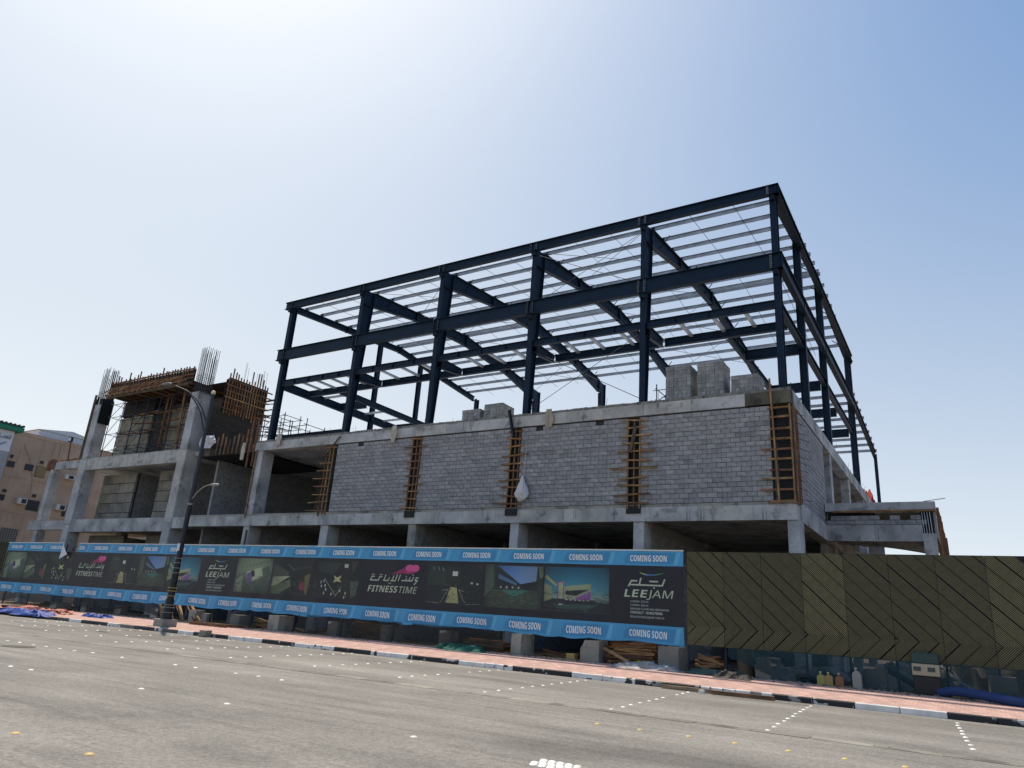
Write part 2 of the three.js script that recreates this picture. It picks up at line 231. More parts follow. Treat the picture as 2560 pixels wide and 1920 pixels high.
// ---------- concrete podium ----------
const GX = [-0.17, -6.62, -13.02, -19.41, -25.93, -32.8]; // column centres along the front
const A0 = 6.11, A1 = 6.85, B0 = 10.93, T0 = 11.65;
{
  const t = thing('concrete_podium', 'unfinished two storey grey concrete frame with open dark shops', 'building', -16, 0.33, -12);
  // front beams, cast in lengths
  const seg = (y0, y1, z0, z1, xs, name, m) => { for (let i = 0; i + 1 < xs.length; i++) { const a = xs[i], b = xs[i + 1]; mesh(t, name, box(a - b - 0.008, y1 - y0, z0 - z1, rnd() * 9, rnd() * 9), m ?? pick([M.conc, M.conc, M.concPale]), (a + b) / 2, (y0 + y1) / 2, (z0 + z1) / 2 + rr(-0.008, 0.006)); } };
  const cuts = (a, b, n) => { const r = [a]; for (let i = 1; i < n; i++) r.push(a + (b - a) * (i + rr(-0.25, 0.25)) / n); r.push(b); return r; };
  seg(A0, A1 - 0.13, 0, -0.6, cuts(0.02, -38.9, 19), 'floor_beam'); seg(A1 - 0.13, A1, -0.02, -0.6, cuts(0.0, -38.9, 6), 'beam_topping', M.concOld);
  seg(B0, 11.47, 0, -0.55, cuts(-1.85, -33.3, 14), 'roof_beam');
  mesh(t, 'roof_beam', box(1.82, 0.54, 0.55, 3, 3), M.patch, -0.93, 11.2, -0.262, 'dark formwork-stained end of the roof beam');
  // ragged slab edge on top of the beam
  { const top = [], n = 260; const g = [];
    for (let i = 0; i < n; i++) { const x0 = -33.3 + 33.3 * i / n, h = 0.14 + rr(-0.012, 0.02); g.push(mv(box(33.3 / n + 0.002, h, 0.5 + rr(0, 0.03), rnd() * 9, rnd() * 9), x0 + 33.3 / n / 2, 11.472 + h / 2, -0.045 - 0.27 + rr(-0.012, 0.012))); }
    mesh(t, 'slab_edge', merge(g), M.concRough); }
  mesh(t, 'floor_slab', box(38.4, 0.45, 25.2), M.conc, -19.7, 6.55, -13.3);
  mesh(t, 'roof_slab', box(38.3, 0.4, 38.6), M.conc, -19.7, 11.37, -20.0);
  // right side beams
  for (const [y0, y1, z0, z1, nm] of [[B0, 11.6, -0.56, -4.2, 'roof_beam'], [B0, 11.6, -4.208, -8.6, 'roof_beam'], [B0, 11.6, -8.608, -13.4, 'roof_beam'], [B0, 11.6, -13.408, -20.2, 'roof_beam'], [B0, 11.6, -20.208, -30, 'roof_beam'], [B0, 11.6, -30.008, -39.2, 'roof_beam'], [A0, A1, -0.61, -3.4, 'floor_beam'], [A0, A1, -3.408, -6.58, 'floor_beam'], [A0, A1, -6.588, -16, 'floor_beam'], [A0, A1, -16.008, -26, 'floor_beam']])
    mesh(t, nm, box(0.5, y1 - y0, z0 - z1, rnd() * 9, rnd() * 9), M.conc, -0.23 + (nm === 'floor_beam' ? 0.05 : 0) + rr(-0.003, 0.003), (y0 + y1) / 2, (z0 + z1) / 2);
  // columns
  const col = (x0, x1, y0, y1, z0, d, m = M.conc) => mesh(t, 'column', cham(x1 - x0, y1 - y0, d, 0.02, rnd() * 9, rnd() * 9), m, (x0 + x1) / 2, (y0 + y1) / 2, z0 - d / 2);
  [[-0.39, 0.06], [-6.87, -6.37], [-13.26, -12.78], [-19.67, -19.14], [-26.24, -25.62], [-33.06, -32.5]].forEach(([a, b]) => col(a, b, 0.3, A0, -0.06, 0.95, pick([M.conc, M.concOld])));
  col(-33.1, -32.46, A1, B0, -0.05, 0.93);
  mesh(t, 'downpipe_batten', box(0.1, 4.4, 0.08, 1, 2), M.woodGrey[2], -33.0, 8.8, 0.02); mesh(t, 'downpipe_batten', box(0.09, 4.9, 0.1, 4, 2), M.woodGrey[0], -32.62, 3.4, 0.0);
  for (const z of [-9.6, -16.2, -23]) { col(-0.5, -0.03, A1, B0, z, 0.6); col(-0.5, -0.03, 0.3, A0, z, 0.6); }
  for (const z of [-9, -16]) for (const x of [-6.6, -13, -19.4, -25.9, -32.7]) { col(x - 0.25, x + 0.25, A1, 11.1, z, 0.5, M.conc); col(x - 0.25, x + 0.25, 0.3, 6.3, z, 0.5, M.conc); }
  // inner partition walls that keep the shops dark
  for (const x of [-6.62, -13.02, -19.41, -25.93, -32.8, -38.6]) mesh(t, 'partition_wall', box(0.2, 5.95, 12), M.blocks[1], x, 3.3, -7.1);
  mesh(t, 'back_wall', box(38.4, 5.95, 0.2), M.blocks[1], -19.6, 3.3, -13.4); mesh(t, 'back_wall', box(32.2, 4.42, 0.2), M.blocks[1], -22.6, 9.0, -10.6);
  mesh(t, 'partition_wall', box(0.2, 4.42, 9.6), M.blocks[1], -6.7, 9.0, -5.6); mesh(t, 'partition_wall', box(0.2, 5.95, 6), M.blocks[1], -0.3, 3.3, -10.4);
  mesh(t, 'partition_wall', box(0.2, 4.42, 8.6), M.blocks[1], -26.6, 9.0, -6.2); mesh(t, 'partition_wall', box(0.2, 4.42, 10), M.blocks[1], -38.5, 9.0, -6.2); mesh(t, 'back_wall', box(0.2, 4.42, 28), M.blocks[1], -6.9, 9.0, -24.6);
  mesh(t, 'back_wall', box(38.4, 4.42, 0.2), M.blocks[1], -19.6, 9.0, -39); 
  mesh(t, 'ground_slab', box(38.6, 0.06, 26), M.earth, -19.6, 0.345, -13.2);
}
// ---------- infill walls of hollow blocks ----------
const blockGeo = [0, 1, 2, 3, 4, 5].map((i) => cham(0.397, 0.196, 0.2, 0.006, i * 0.43, i * 0.29)), halfGeo = [0, 1, 2].map((i) => cham(0.195, 0.2, 0.2, 0.006, i * 0.51, i * 0.2));
const sideGeo = blockGeo.map((g) => g.clone().rotateY(Math.PI / 2)), sideHalf = halfGeo.map((g) => g.clone().rotateY(Math.PI / 2));
function blockWall(label, a, b, side) { // along x from a down to b at z = 0, or along -z at x = 0
  const n = Math.round((a - b) / 0.41), P = side ? (s, y, o) => [0 - 0.1 + o, y, s] : (s, y, o) => [s, y, -0.1 + o];
  const base = P((a + b) / 2, A1, 0), t = thing('block_wall', label, 'wall', ...base);
  const L = n * 0.41 - 0.01, mg = side ? box(0.15, 3.98, L) : box(L, 3.98, 0.15), mp = P((a + b) / 2, A1 + 2.0, -0.03); mesh(t, 'mortar_bed', mg, M.mortar, ...mp);
  let tone = 0;
  for (let r = 0; r < 19; r++) {
    const y = A1 + 0.115 + r * 0.21, odd = r % 2; let s = a;
    for (let c = 0; c < n + odd; c++) {
      const half = odd && (c === 0 || c === n), w = half ? 0.205 : 0.41, q = P(s - w / 2, y + rr(-0.003, 0.003), rr(-0.005, 0.005)); s -= w;
      if (r === 18 && rnd() < 0.05) continue;
      if (rnd() < 0.75) tone = Math.floor(rnd() * (rnd() < 0.35 ? 9 : 4)) ;
      mesh(t, 'block', half ? pick(side ? sideHalf : halfGeo) : pick(side ? sideGeo : blockGeo), M.blocks[tone], ...q);
    }
  }
}
blockWall('grey block infill wall at the right corner of the front, under the stacked pallets', -0.86, -6.5);
blockWall('grey block infill wall with a white rag hanging over its top edge near the middle', -7.18, -12.85);
blockWall('grey block infill wall below the two low block stacks on the roof', -13.55, -19.25);
blockWall('leftmost grey block infill wall, beside the open dark bay', -19.98, -25.8);
blockWall('block infill wall on the receding right side of the building', -0.82, -7.4, true);
// ---------- timber formwork over the wall gaps ----------
function formwork(label, xc, w, y0, y1, lens) {
  const t = thing('column_formwork', label, 'formwork', xc, y0, 0.05, 'timber formwork closing the wall gaps');
  mesh(t, 'form_board', box(w + 0.02, y1 - y0 - 0.1, 0.03, rnd(), rnd()), M.plyBlack, xc, (y0 + y1) / 2, -0.16);
  for (const s of [-0.42, 0.02, 0.42]) { const dx = rr(-0.02, 0.02); beam(t, 'batten', V(xc + s * w + dx, y0 - rr(0, 0.12), 0.035), V(xc + s * w + rr(-0.03, 0.03), y1 - rr(0, 0.15), 0.035), 0.05, 0.075, pick(M.woods)); }
  const n = lens.length;
  lens.forEach(([l, r], i) => { const y = y1 - 0.12 - (y1 - y0 - 0.3) * (i + rr(-0.12, 0.12)) / (n - 1), k = rr(-0.05, 0.05); beam(t, 'crosspiece', V(xc - w / 2 - l, y - k, 0.095), V(xc + w / 2 + r, y + k, 0.095), 0.05, 0.07, pick(M.woods)); });
  return t;
}
const f1 = formwork('timber formwork beside the open bay, its crosspieces sticking out over the dark opening', -26.25, 0.66, 6.72, 10.85, [[0.1, 0.25], [0.2, 0.1], [0.35, 0.05], [0.5, 0.05], [0.75, 0.1], [0.6, 0.05], [0.6, 0.05], [0.85, 0.1], [0.95, 0.15]]);
beam(f1, 'brace', V(-26.6, 10.2, 0.16), V(-25.5, 11.35, 0.1), 0.04, 0.1, M.woodGrey[3]);
const f2 = formwork('timber formwork between the two left block walls, second from the left', -19.62, 0.66, 6.8, 10.85, [[0.1, 0.1], [0.5, 0.4], [0.2, 0.1], [0.2, 0.1], [0.15, 0.05], [0.2, 0.2], [0.25, 0.4], [0.2, 0.15], [0.2, 0.1], [0.35, 0.15]]);
const f3 = formwork('timber formwork with a dark steel strut leaning against its top', -13.22, 0.62, 6.85, 10.8, [[0.1, 0.1], [0.2, 0.05], [0.15, 0.25], [0.4, 0.5], [0.45, 0.2], [0.25, 0.1], [0.5, 0.3], [0.3, 0.2], [0.25, 0.1], [0.75, 0.25]]);
{ const st = thing('steel_strut', 'dark steel strut hooked over the roof beam above the middle formwork', 'strut', -13.4, 11.8, 0.2); beam(st, 'bar', V(-13.75, 11.85, 0.02), V(-13.25, 10.35, 0.22), 0.1, 0.13, M.steelDark); }
const f4 = formwork('timber formwork left of the right corner wall, with the widest crosspieces', -6.84, 0.66, 6.75, 10.85, [[0.3, 0.35], [0.1, 0.25], [0.35, 0.5], [0.3, 0.5], [0.45, 0.65], [0.3, 0.5], [0.8, 0.8], [0.4, 0.3], [0.45, 0.4], [0.6, 0.45], [0.55, 0.4]]);
beam(f4, 'brace', V(-7.0, 9.2, 0.14), V(-6.75, 10.4, 0.14), 0.03, 0.16, M.woodGrey[3]);
for (const [f, x] of [[f2, -19.62], [f3, -13.22], [f4, -6.84]]) mesh(f, 'kicker_board', box(0.68, 0.34, 0.05), M.plyBlack, x, 6.62, 0.035);
{ // corner formwork, wrapping round the building's corner
  const t = thing('corner_formwork', 'tall timber formwork wrapping the front right corner of the building', 'formwork', -0.3, 6.8, 0.1);
  mesh(t, 'form_board', box(0.55, 3.9, 0.03), M.plyBlack, -0.36, 8.9, -0.2); mesh(t, 'form_board', box(0.03, 3.9, 0.6), M.plyBlack, -0.12, 8.9, -0.45);
  beam(t, 'batten', V(-0.6, 6.75, 0.16), V(-0.78, 12.0, 0.12), 0.06, 0.11, M.woods[4]); beam(t, 'batten', V(-0.02, 6.72, 0.07), V(-0.05, 10.85, 0.07), 0.06, 0.1, M.woods[2]);
  beam(t, 'batten', V(0.09, 6.7, -0.05), V(0.07, 10.8, -0.05), 0.06, 0.14, M.woodRed[2]); beam(t, 'batten', V(0.11, 6.75, -0.3), V(0.09, 10.75, -0.3), 0.05, 0.1, M.woods[5]); beam(t, 'batten', V(0.11, 6.8, -0.6), V(0.09, 10.75, -0.6), 0.05, 0.1, M.woods[3]);
  [[10.72, 0.2], [10.32, 0.15], [9.82, 0.15], [9.4, 0.2], [8.95, 0.5], [8.55, 0.2], [8.1, 0.2], [7.75, 0.55], [7.3, 0.6], [6.82, 0.35]].forEach(([y, l]) => beam(t, 'crosspiece', V(-0.72 - l, y, 0.09), V(-0.0, y + rr(-0.03, 0.03), 0.09), 0.05, 0.08, pick([...M.woods, ...M.woodRed])));
  for (let i = 0; i < 11; i++) { const y = 7 + i * 0.34 + rr(-0.1, 0.1), a = V(0.12, y, -0.1), b = V(0.3 + rr(0, 0.25), y - rr(0.02, 0.15), -0.35 - rr(0, 0.3)); tube(t, 'tie_wire', a, b, 0.012, M.rebar, 5); }
  tube(t, 'tie_bar', V(0.06, 10.6, 0.0), V(0.04, 11.75, 0.02), 0.02, M.rebar, 6);
}
// starter bars and loose wire along the slab edges
{
  const t = thing('starter_bars', 'thin bent starter bars sticking up along the roof slab edge', 'rebar', -10, 11.62, -0.2);
  for (let i = 0; i < 26; i++) { const x = rr(-32, -0.5), h = rr(0.12, 0.45), y = 11.6; tube(t, 'bar', V(x, y - 0.05, rr(-0.3, -0.05)), V(x + rr(-0.15, 0.15), y + h, rr(-0.3, 0.02)), 0.008, M.rebar, 4); }
  for (let i = 0; i < 10; i++) { const z = rr(-2, -26), h = rr(0.15, 0.5); tube(t, 'bar', V(-0.1, 11.6, z), V(-0.1 + rr(0.05, 0.4), 11.6 + h, z - rr(0, 0.4)), 0.009, M.rebar, 4); }
}
// ---------- pallets of blocks on the roof ----------
const hGeo = [0, 1, 2].map((i) => cham(0.39, 0.192, 0.392, 0.008, i, i)), vGeo = [0, 1, 2].map((i) => cham(0.19, 0.392, 0.392, 0.008, i, i));
function blockStack(label, x0, z0, layers) {
  const t = thing('block_stack', label, 'block stack', x0 + 0.6, 11.6, z0 - 0.6, 'block stacks on the roof slab');
  let y = 11.6; mesh(t, 'pallet', box(1.2, 0.1, 1.2), M.woodGrey[1], x0 + 0.6, y + 0.05, z0 - 0.6); y += 0.1;
  for (const l of layers) { const v = l === 'v', h = v ? 0.4 : 0.2, n = v ? 6 : 3, g = v ? vGeo : hGeo;
    for (let i = 0; i < n; i++) for (let k = 0; k < 3; k++) { if (k === 1 && i > 0 && i < n - 1 && l !== layers[layers.length - 1]) continue; if (l === 'p' && rnd() < 0.25) continue; mesh(t, 'block', pick(g), pick(M.stackBlocks), x0 + 1.2 * (i + 0.5) / n + rr(-0.01, 0.01), y + h / 2, z0 - 0.4 * (k + 0.5) + rr(-0.012, 0.012)); }
    y += h; }
}
blockStack('tall block stack on the roof, leftmost of the three near the corner', -5.72, -0.95, ['v', 'h', 'h', 'v', 'h', 'h', 'p']);
blockStack('tall block stack on the roof, middle of the three near the corner', -4.2, -0.95, ['v', 'h', 'h', 'v', 'h', 'h', 'h']);
blockStack('low block stack on the roof next to the corner steel column', -2.68, -0.95, ['v', 'h', 'h', 'p']);
blockStack('low block stack on the roof left of the middle, the shorter of two', -17.5, -1.0, ['v', 'h', 'h']);
blockStack('low block stack on the roof left of the middle, the taller of two', -16.05, -1.0, ['v', 'h', 'h', 'p']);

// ---------- steel frame ----------
{
  const t = thing('steel_hall', 'dark blue steel skeleton of a hall standing on the concrete roof', 'steel hall', -16.3, 11.6, -12);
  const SX = [-0.36, -6.64, -13.0, -19.36, -25.78, -32.46], EAVE = 21.28, RID = 22.3, RZ = -11.65, BZ = -23.3, yr = (z) => EAVE + (RID - EAVE) * (z > RZ ? z / RZ : (z - BZ) / (RZ - BZ));
  const y0 = 11.58;
  // I section along x: height h, flange bf
  const I = (L, h, bf, tf = 0.03, tw = 0.03) => merge([mv(box(L, tf, bf, rnd(), 0), 0, h / 2 - tf / 2, 0), mv(box(L, tf, bf, rnd(), 0), 0, -h / 2 + tf / 2, 0), box(L, h - 2 * tf, tw, rnd(), rnd())]);
  const ib = (name, a, b, h, bf, m = M.steel) => { const c = mid(a, b); return mesh(t, name, bar(a, b, 0, 0, (L) => I(L, h, bf)), m, c.x, c.y, c.z); };
  const strip = (a, b, th) => { const d = Math.hypot(b[0] - a[0], b[1] - a[1]), nx = -(b[1] - a[1]) / d * th / 2, ny = (b[0] - a[0]) / d * th / 2; return [[a[0] + nx, a[1] + ny], [b[0] + nx, b[1] + ny], [b[0] - nx, b[1] - ny], [a[0] - nx, a[1] - ny]]; };
  // tapered member in the y-z plane at x: outer edge o0-o1 and inner edge i0-i1, given as [z, y]
  const taper = (name, x, o0, o1, i0, i1, bf = 0.28) => {
    const f = (q) => [-q[0], q[1]], P = [o0, o1, i1, i0].map(f), cx = P.reduce((s, q) => s + q[0], 0) / 4, cy = P.reduce((s, q) => s + q[1], 0) / 4, r = (q) => [q[0] - cx, q[1] - cy], Q = P.map(r);
    const g = merge([prism(Q, 0.03), prism(strip(Q[0], Q[1], 0.035), bf), prism(strip(Q[3], Q[2], 0.035), bf)]);
    g.rotateY(Math.PI / 2); return mesh(t, name, g, M.steel, x, cy, -cx);
  };
  const boltRow = (par, x, y, n, dy) => { const g = []; for (let i = 0; i < n; i++) g.push(mv(new THREE.CylinderGeometry(0.028, 0.028, 0.09, 6), 0, (i - (n - 1) / 2) * dy, 0, 0, 0, Math.PI / 2)); mesh(par, 'bolts', merge(g), M.bolt, x, y, -0.075); };
  SX.forEach((x, k) => {
    const end = k === 0 || k === 5, d0 = end ? 0.4 : 0.36, d1 = end ? 0.4 : 0.92;
    const c = taper('column', x, [-0.3, y0], [-0.3, end ? EAVE - 0.03 : EAVE - 1.0], [-0.3 - d0, y0], [-0.3 - d1, end ? EAVE - 0.03 : EAVE - 1.0]);
    mesh(c, 'base_plate', box(0.5, 0.03, 0.6), M.steelDark, x, y0 + 0.02, -0.45);
    if (!end) { mesh(c, 'stiffener', mv(box(0.26, 0.03, 0.85), 0, 0, 0), M.steelDark, x, EAVE - 1.02, -0.74); taper('column_cap', x, [-0.3, EAVE - 0.99], [-0.3, EAVE], [-1.22, EAVE - 0.99], [-1.22, EAVE + 0.06], 0.27); taper('column_cap', x, [BZ, EAVE - 0.99], [BZ, EAVE], [BZ + 1.22, EAVE - 0.99], [BZ + 1.22, EAVE + 0.06], 0.27); }
    taper('column', x, [BZ, y0], [BZ, EAVE - (end ? 0.03 : 1.0)], [BZ + d0, y0], [BZ + d1, EAVE - (end ? 0.03 : 1.0)]);
    // rafters: deep at the eave, slim along the middle
    const dE = end ? 0.4 : 0.98, dM = end ? 0.4 : 0.6, dR = end ? 0.4 : 0.78;
    for (const s of [1, -1]) { const Z = (z) => (s > 0 ? z : BZ - z), e = [Z(end ? -0.7 : -1.23), yr(-0.8)], q = [Z(-5.6), yr(-5.6)], r = [Z(RZ + 0.015), RID];
      const rf = taper('rafter', x, e, q, [e[0], e[1] - dE], [q[0], q[1] - dM]); const rg = taper('rafter', x, q, r, [q[0], q[1] - dM], [r[0], r[1] - dR]);
      mesh(rf, 'splice_plate', box(0.3, dM + 0.12, 0.05), M.steelDark, x, q[1] - dM / 2, q[0]); mesh(rg, 'splice_plate', box(0.3, dR + 0.14, 0.05), M.steelDark, x, RID - dR / 2, r[0] + (s > 0 ? 0.03 : -0.03));
      for (const z of [-2.6, -7.2, -10.2]) for (const sx of [-1, 1]) { if (end && sx * (k ? -1 : 1) > 0) continue; const a = V(x, yr(z) - dM + 0.02, Z(z)), b = V(x + sx * 0.55, yr(z) + 0.08, Z(z)); tube(t, 'flange_brace', a, b, 0.03, M.steelDark, 4); } }
  });
  // front edge beams on brackets, and their splice plates
  const TB = 21.23, MB = 17.57;
  for (let k = 0; k < 5; k++) {
    const a = SX[k] + (k === 0 ? 0.34 : 0), b = SX[k + 1] - (k === 4 ? 0.45 : 0);
    for (const [y, h, n] of [[TB, 0.5, 6], [MB, 0.76, 8]]) {
      const e = ib('edge_beam', V(a - 0.004, y, -0.15), V(b + 0.004, y, -0.15), h, 0.26);
      for (const [x, s] of [[SX[k] - 0.16, -1], [SX[k + 1] + 0.16, 1]]) { mesh(e, 'splice_plate', box(0.022, h + 0.02, 0.22), M.steelDark, x, y, -0.15 + 0.03); boltRow(e, x, y, n, h / (n + 1)); }
    }
  }
  SX.forEach((x) => { for (const y of [TB - 0.36, MB - 0.5]) mesh(t, 'bracket', prism([[-0.13, 0.12], [0.13, 0.12], [0.1, -0.12], [-0.1, -0.12]], 0.22), M.steelDark, x, y, -0.19); });
  // right side: gable columns and edge beams running back
  for (const z of [-5.75, -12.1, -23.85]) { const c = V(-0.36, y0, z), d = V(-0.36, yr(Math.max(z, BZ)) - 0.42, z); const m = mid(c, d), g = bar(c, d, 0, 0, (L) => I(L, 0.36, 0.28)); g.rotateY(Math.PI / 2); mesh(t, 'gable_column', g, M.steel, m.x, m.y, m.z); for (const y of [TB, MB]) mesh(t, 'bracket', box(0.2, 0.6, 0.3), M.steelDark, -0.2, y - 0.05, z); }
  for (const [y, h] of [[TB, 0.5], [MB, 0.76]]) { ib('edge_beam', V(-0.15, y, -0.02), V(-0.15, y, -5.7), h, 0.26); ib('edge_beam', V(-0.15, y, -5.71), V(-0.15, y, -12.1), h, 0.26); ib('edge_beam', V(-0.15, y, -12.11), V(-0.15, y, -23.9), h, 0.26); }
  for (const z of [-9.4, -14.5]) { const c = V(SX[5], y0, z), d = V(SX[5], yr(z) - 0.42, z), m = mid(c, d), g = bar(c, d, 0, 0, (L) => I(L, 0.36, 0.28)); g.rotateY(Math.PI / 2); mesh(t, 'gable_column', g, M.steel, m.x, m.y, m.z); }
  // mezzanine ring: front beam, cantilevers, inner beam, side beams
  const ZI = -2.95;
  for (let k = 0; k < 5; k++) {
    ib('floor_beam', V(SX[k] - 0.16, 15.62, -0.45), V(SX[k + 1] + 0.16, 15.62, -0.45), 0.38, 0.2); ib('floor_beam', V(SX[k] - 0.15, 15.62, ZI), V(SX[k + 1] + 0.15, 15.62, ZI), 0.42, 0.22);
    const n = k === 4 ? 4 : 3; for (let i = 1; i <= n; i++) { const x = SX[k] + (SX[k + 1] - SX[k]) * i / (n + 1); const jx = x + rr(-0.06, 0.06); beam(t, 'joist', V(jx, 15.77, -0.5), V(jx, 15.77, ZI + 0.05), 0.16, 0.12, M.galv); mesh(t, 'stiffener', box(0.03, 0.34, 0.17), M.steelDark, jx, 15.62, -0.435); }
  }
  for (let k = 1; k < 5; k++) taper('cantilever', SX[k], [-0.62, 15.82], [ZI - 0.1, 15.82], [-0.62, 15.16], [ZI - 0.1, 15.44], 0.2);
  ib('floor_beam', V(SX[5], 15.56, -0.7), V(SX[5], 15.56, -23), 0.56, 0.22); ib('floor_beam', V(SX[5] + 2.9, 15.6, ZI - 0.2), V(SX[5] + 2.9, 15.6, -22.8), 0.42, 0.2);
  ib('floor_beam', V(SX[0], 15.6, -0.7), V(SX[0], 15.6, -23.6), 0.44, 0.22); ib('floor_beam', V(SX[0] - 2.95, 15.6, ZI - 0.2), V(SX[0] - 2.95, 15.6, -22.8), 0.42, 0.2);
  for (const z of [-5.9, -12, -17.6, -22.9]) { for (const [a, b] of [[SX[0] - 0.2, SX[0] - 2.85], [SX[5] + 0.15, SX[5] + 2.8]]) ib('floor_beam', V(a, 15.5, z), V(b, 15.5, z), 0.56, 0.2); }
  for (let i = 0; i < 9; i++) { const z = -4.4 - i * 2.1; beam(t, 'joist', V(SX[5] + 0.1, 15.78, z), V(SX[5] + 2.8, 15.78, z), 0.16, 0.12, M.galv); }
  ib('sill_beam', V(-32.1, 11.86, -0.6), V(-26.2, 11.86, -0.6), 0.26, 0.25); ib('sill_beam', V(-32.1, 11.9, -0.9), V(-29.6, 11.9, -2.6), 0.25, 0.2);
  // purlins: galvanised channels in five bays
  const chan = (L) => merge([box(L, 0.22, 0.012), mv(box(L, 0.012, 0.08), 0, 0.104, 0.036), mv(box(L, 0.012, 0.08), 0, -0.104, 0.036)]);
  const rowsZ = [-1.6, -3.05, -4.5, -5.95, -7.4, -8.75, -10.1, -11.45]; const zs = [...rowsZ, ...rowsZ.map((z) => BZ - z)];
  for (let k = 0; k < 5; k++) { const a = SX[k] + (k === 0 ? 0.25 : 0), b = SX[k + 1] - (k === 4 ? 0.25 : 0), L = a - b - 0.03, g = chan(L); for (const z of zs) { const p = mesh(t, 'purlin', g, M.galv, (a + b) / 2, yr(z) + 0.125 + rr(-0.005, 0.005), z); p.name = 'purlin'; }
    for (const f of [0.34, 0.67]) { const x = a + (b - a) * f; for (const [z0, z1] of [[-0.5, RZ], [RZ, BZ + 0.5]]) tube(t, 'sag_rod', V(x, yr(z0) + 0.1, z0), V(x, yr(z1) + 0.1, z1), 0.014, M.rodm, 4); } }
  for (const k of [0, 1, 2, 3, 4]) for (const x of [SX[k], SX[k + 1]]) for (const z of zs) if (k === 0 || x !== SX[k]) mesh(t, 'cleat', box(0.16, 0.24, 0.02), M.steelDark, x, yr(z) + 0.13, z + 0.02);
  // tension rods
  const X = (a, b, c, d) => { tube(t, 'bracing_rod', a, b, 0.016, M.rodm, 4); tube(t, 'bracing_rod', c, d, 0.016, M.rodm, 4); };
  for (const k of [1, 3]) { const a = SX[k] - 0.1, b = SX[k + 1] + 0.1; for (const [z0, z1] of [[-1.0, -6.0], [-6.2, -11.4], [-11.9, -17.2], [-17.4, -22.5]]) X(V(a, yr(z0) - 0.1, z0), V(b, yr(z1) - 0.1, z1), V(b, yr(z0) - 0.1, z0), V(a, yr(z1) - 0.1, z1)); }
  X(V(SX[1] - 0.1, 20.9, -0.55), V(SX[2] + 0.1, 17.9, -0.5), V(SX[2] + 0.1, 20.9, -0.55), V(SX[1] - 0.1, 17.9, -0.5)); X(V(SX[1] - 0.1, 15.3, -0.5), V(SX[2] + 0.1, 11.9, -0.5), V(SX[2] + 0.1, 15.2, -0.5), V(SX[1] - 0.1, 11.9, -0.5));
  X(V(SX[4], 15.3, BZ + 0.3), V(SX[5], 11.9, BZ + 0.3), V(SX[5], 15.3, BZ + 0.3), V(SX[4], 11.9, BZ + 0.3));
  // lower roof behind
  for (const x of [-0.4, -6.7, -13.1]) { taper('rear_rafter', x, [-23.9, 18.95], [-38.2, 17.6], [-23.9, 18.4], [-38.2, 17.05], 0.24); taper('rear_column', x, [-38.5, 11.58], [-38.5, 17.55], [-38.15, 11.58], [-38.15, 17.4], 0.24); }
  for (let i = 0; i < 9; i++) { const z = -25.2 - i * 1.6, y = 18.95 - (z + 23.9) / -14.3 * 1.35 + 0.13; for (const [a, b] of [[-0.2, -6.7], [-6.72, -13.1]]) mesh(t, 'purlin', chan(a - b - 0.02), M.galv, (a + b) / 2, y, z); }
}

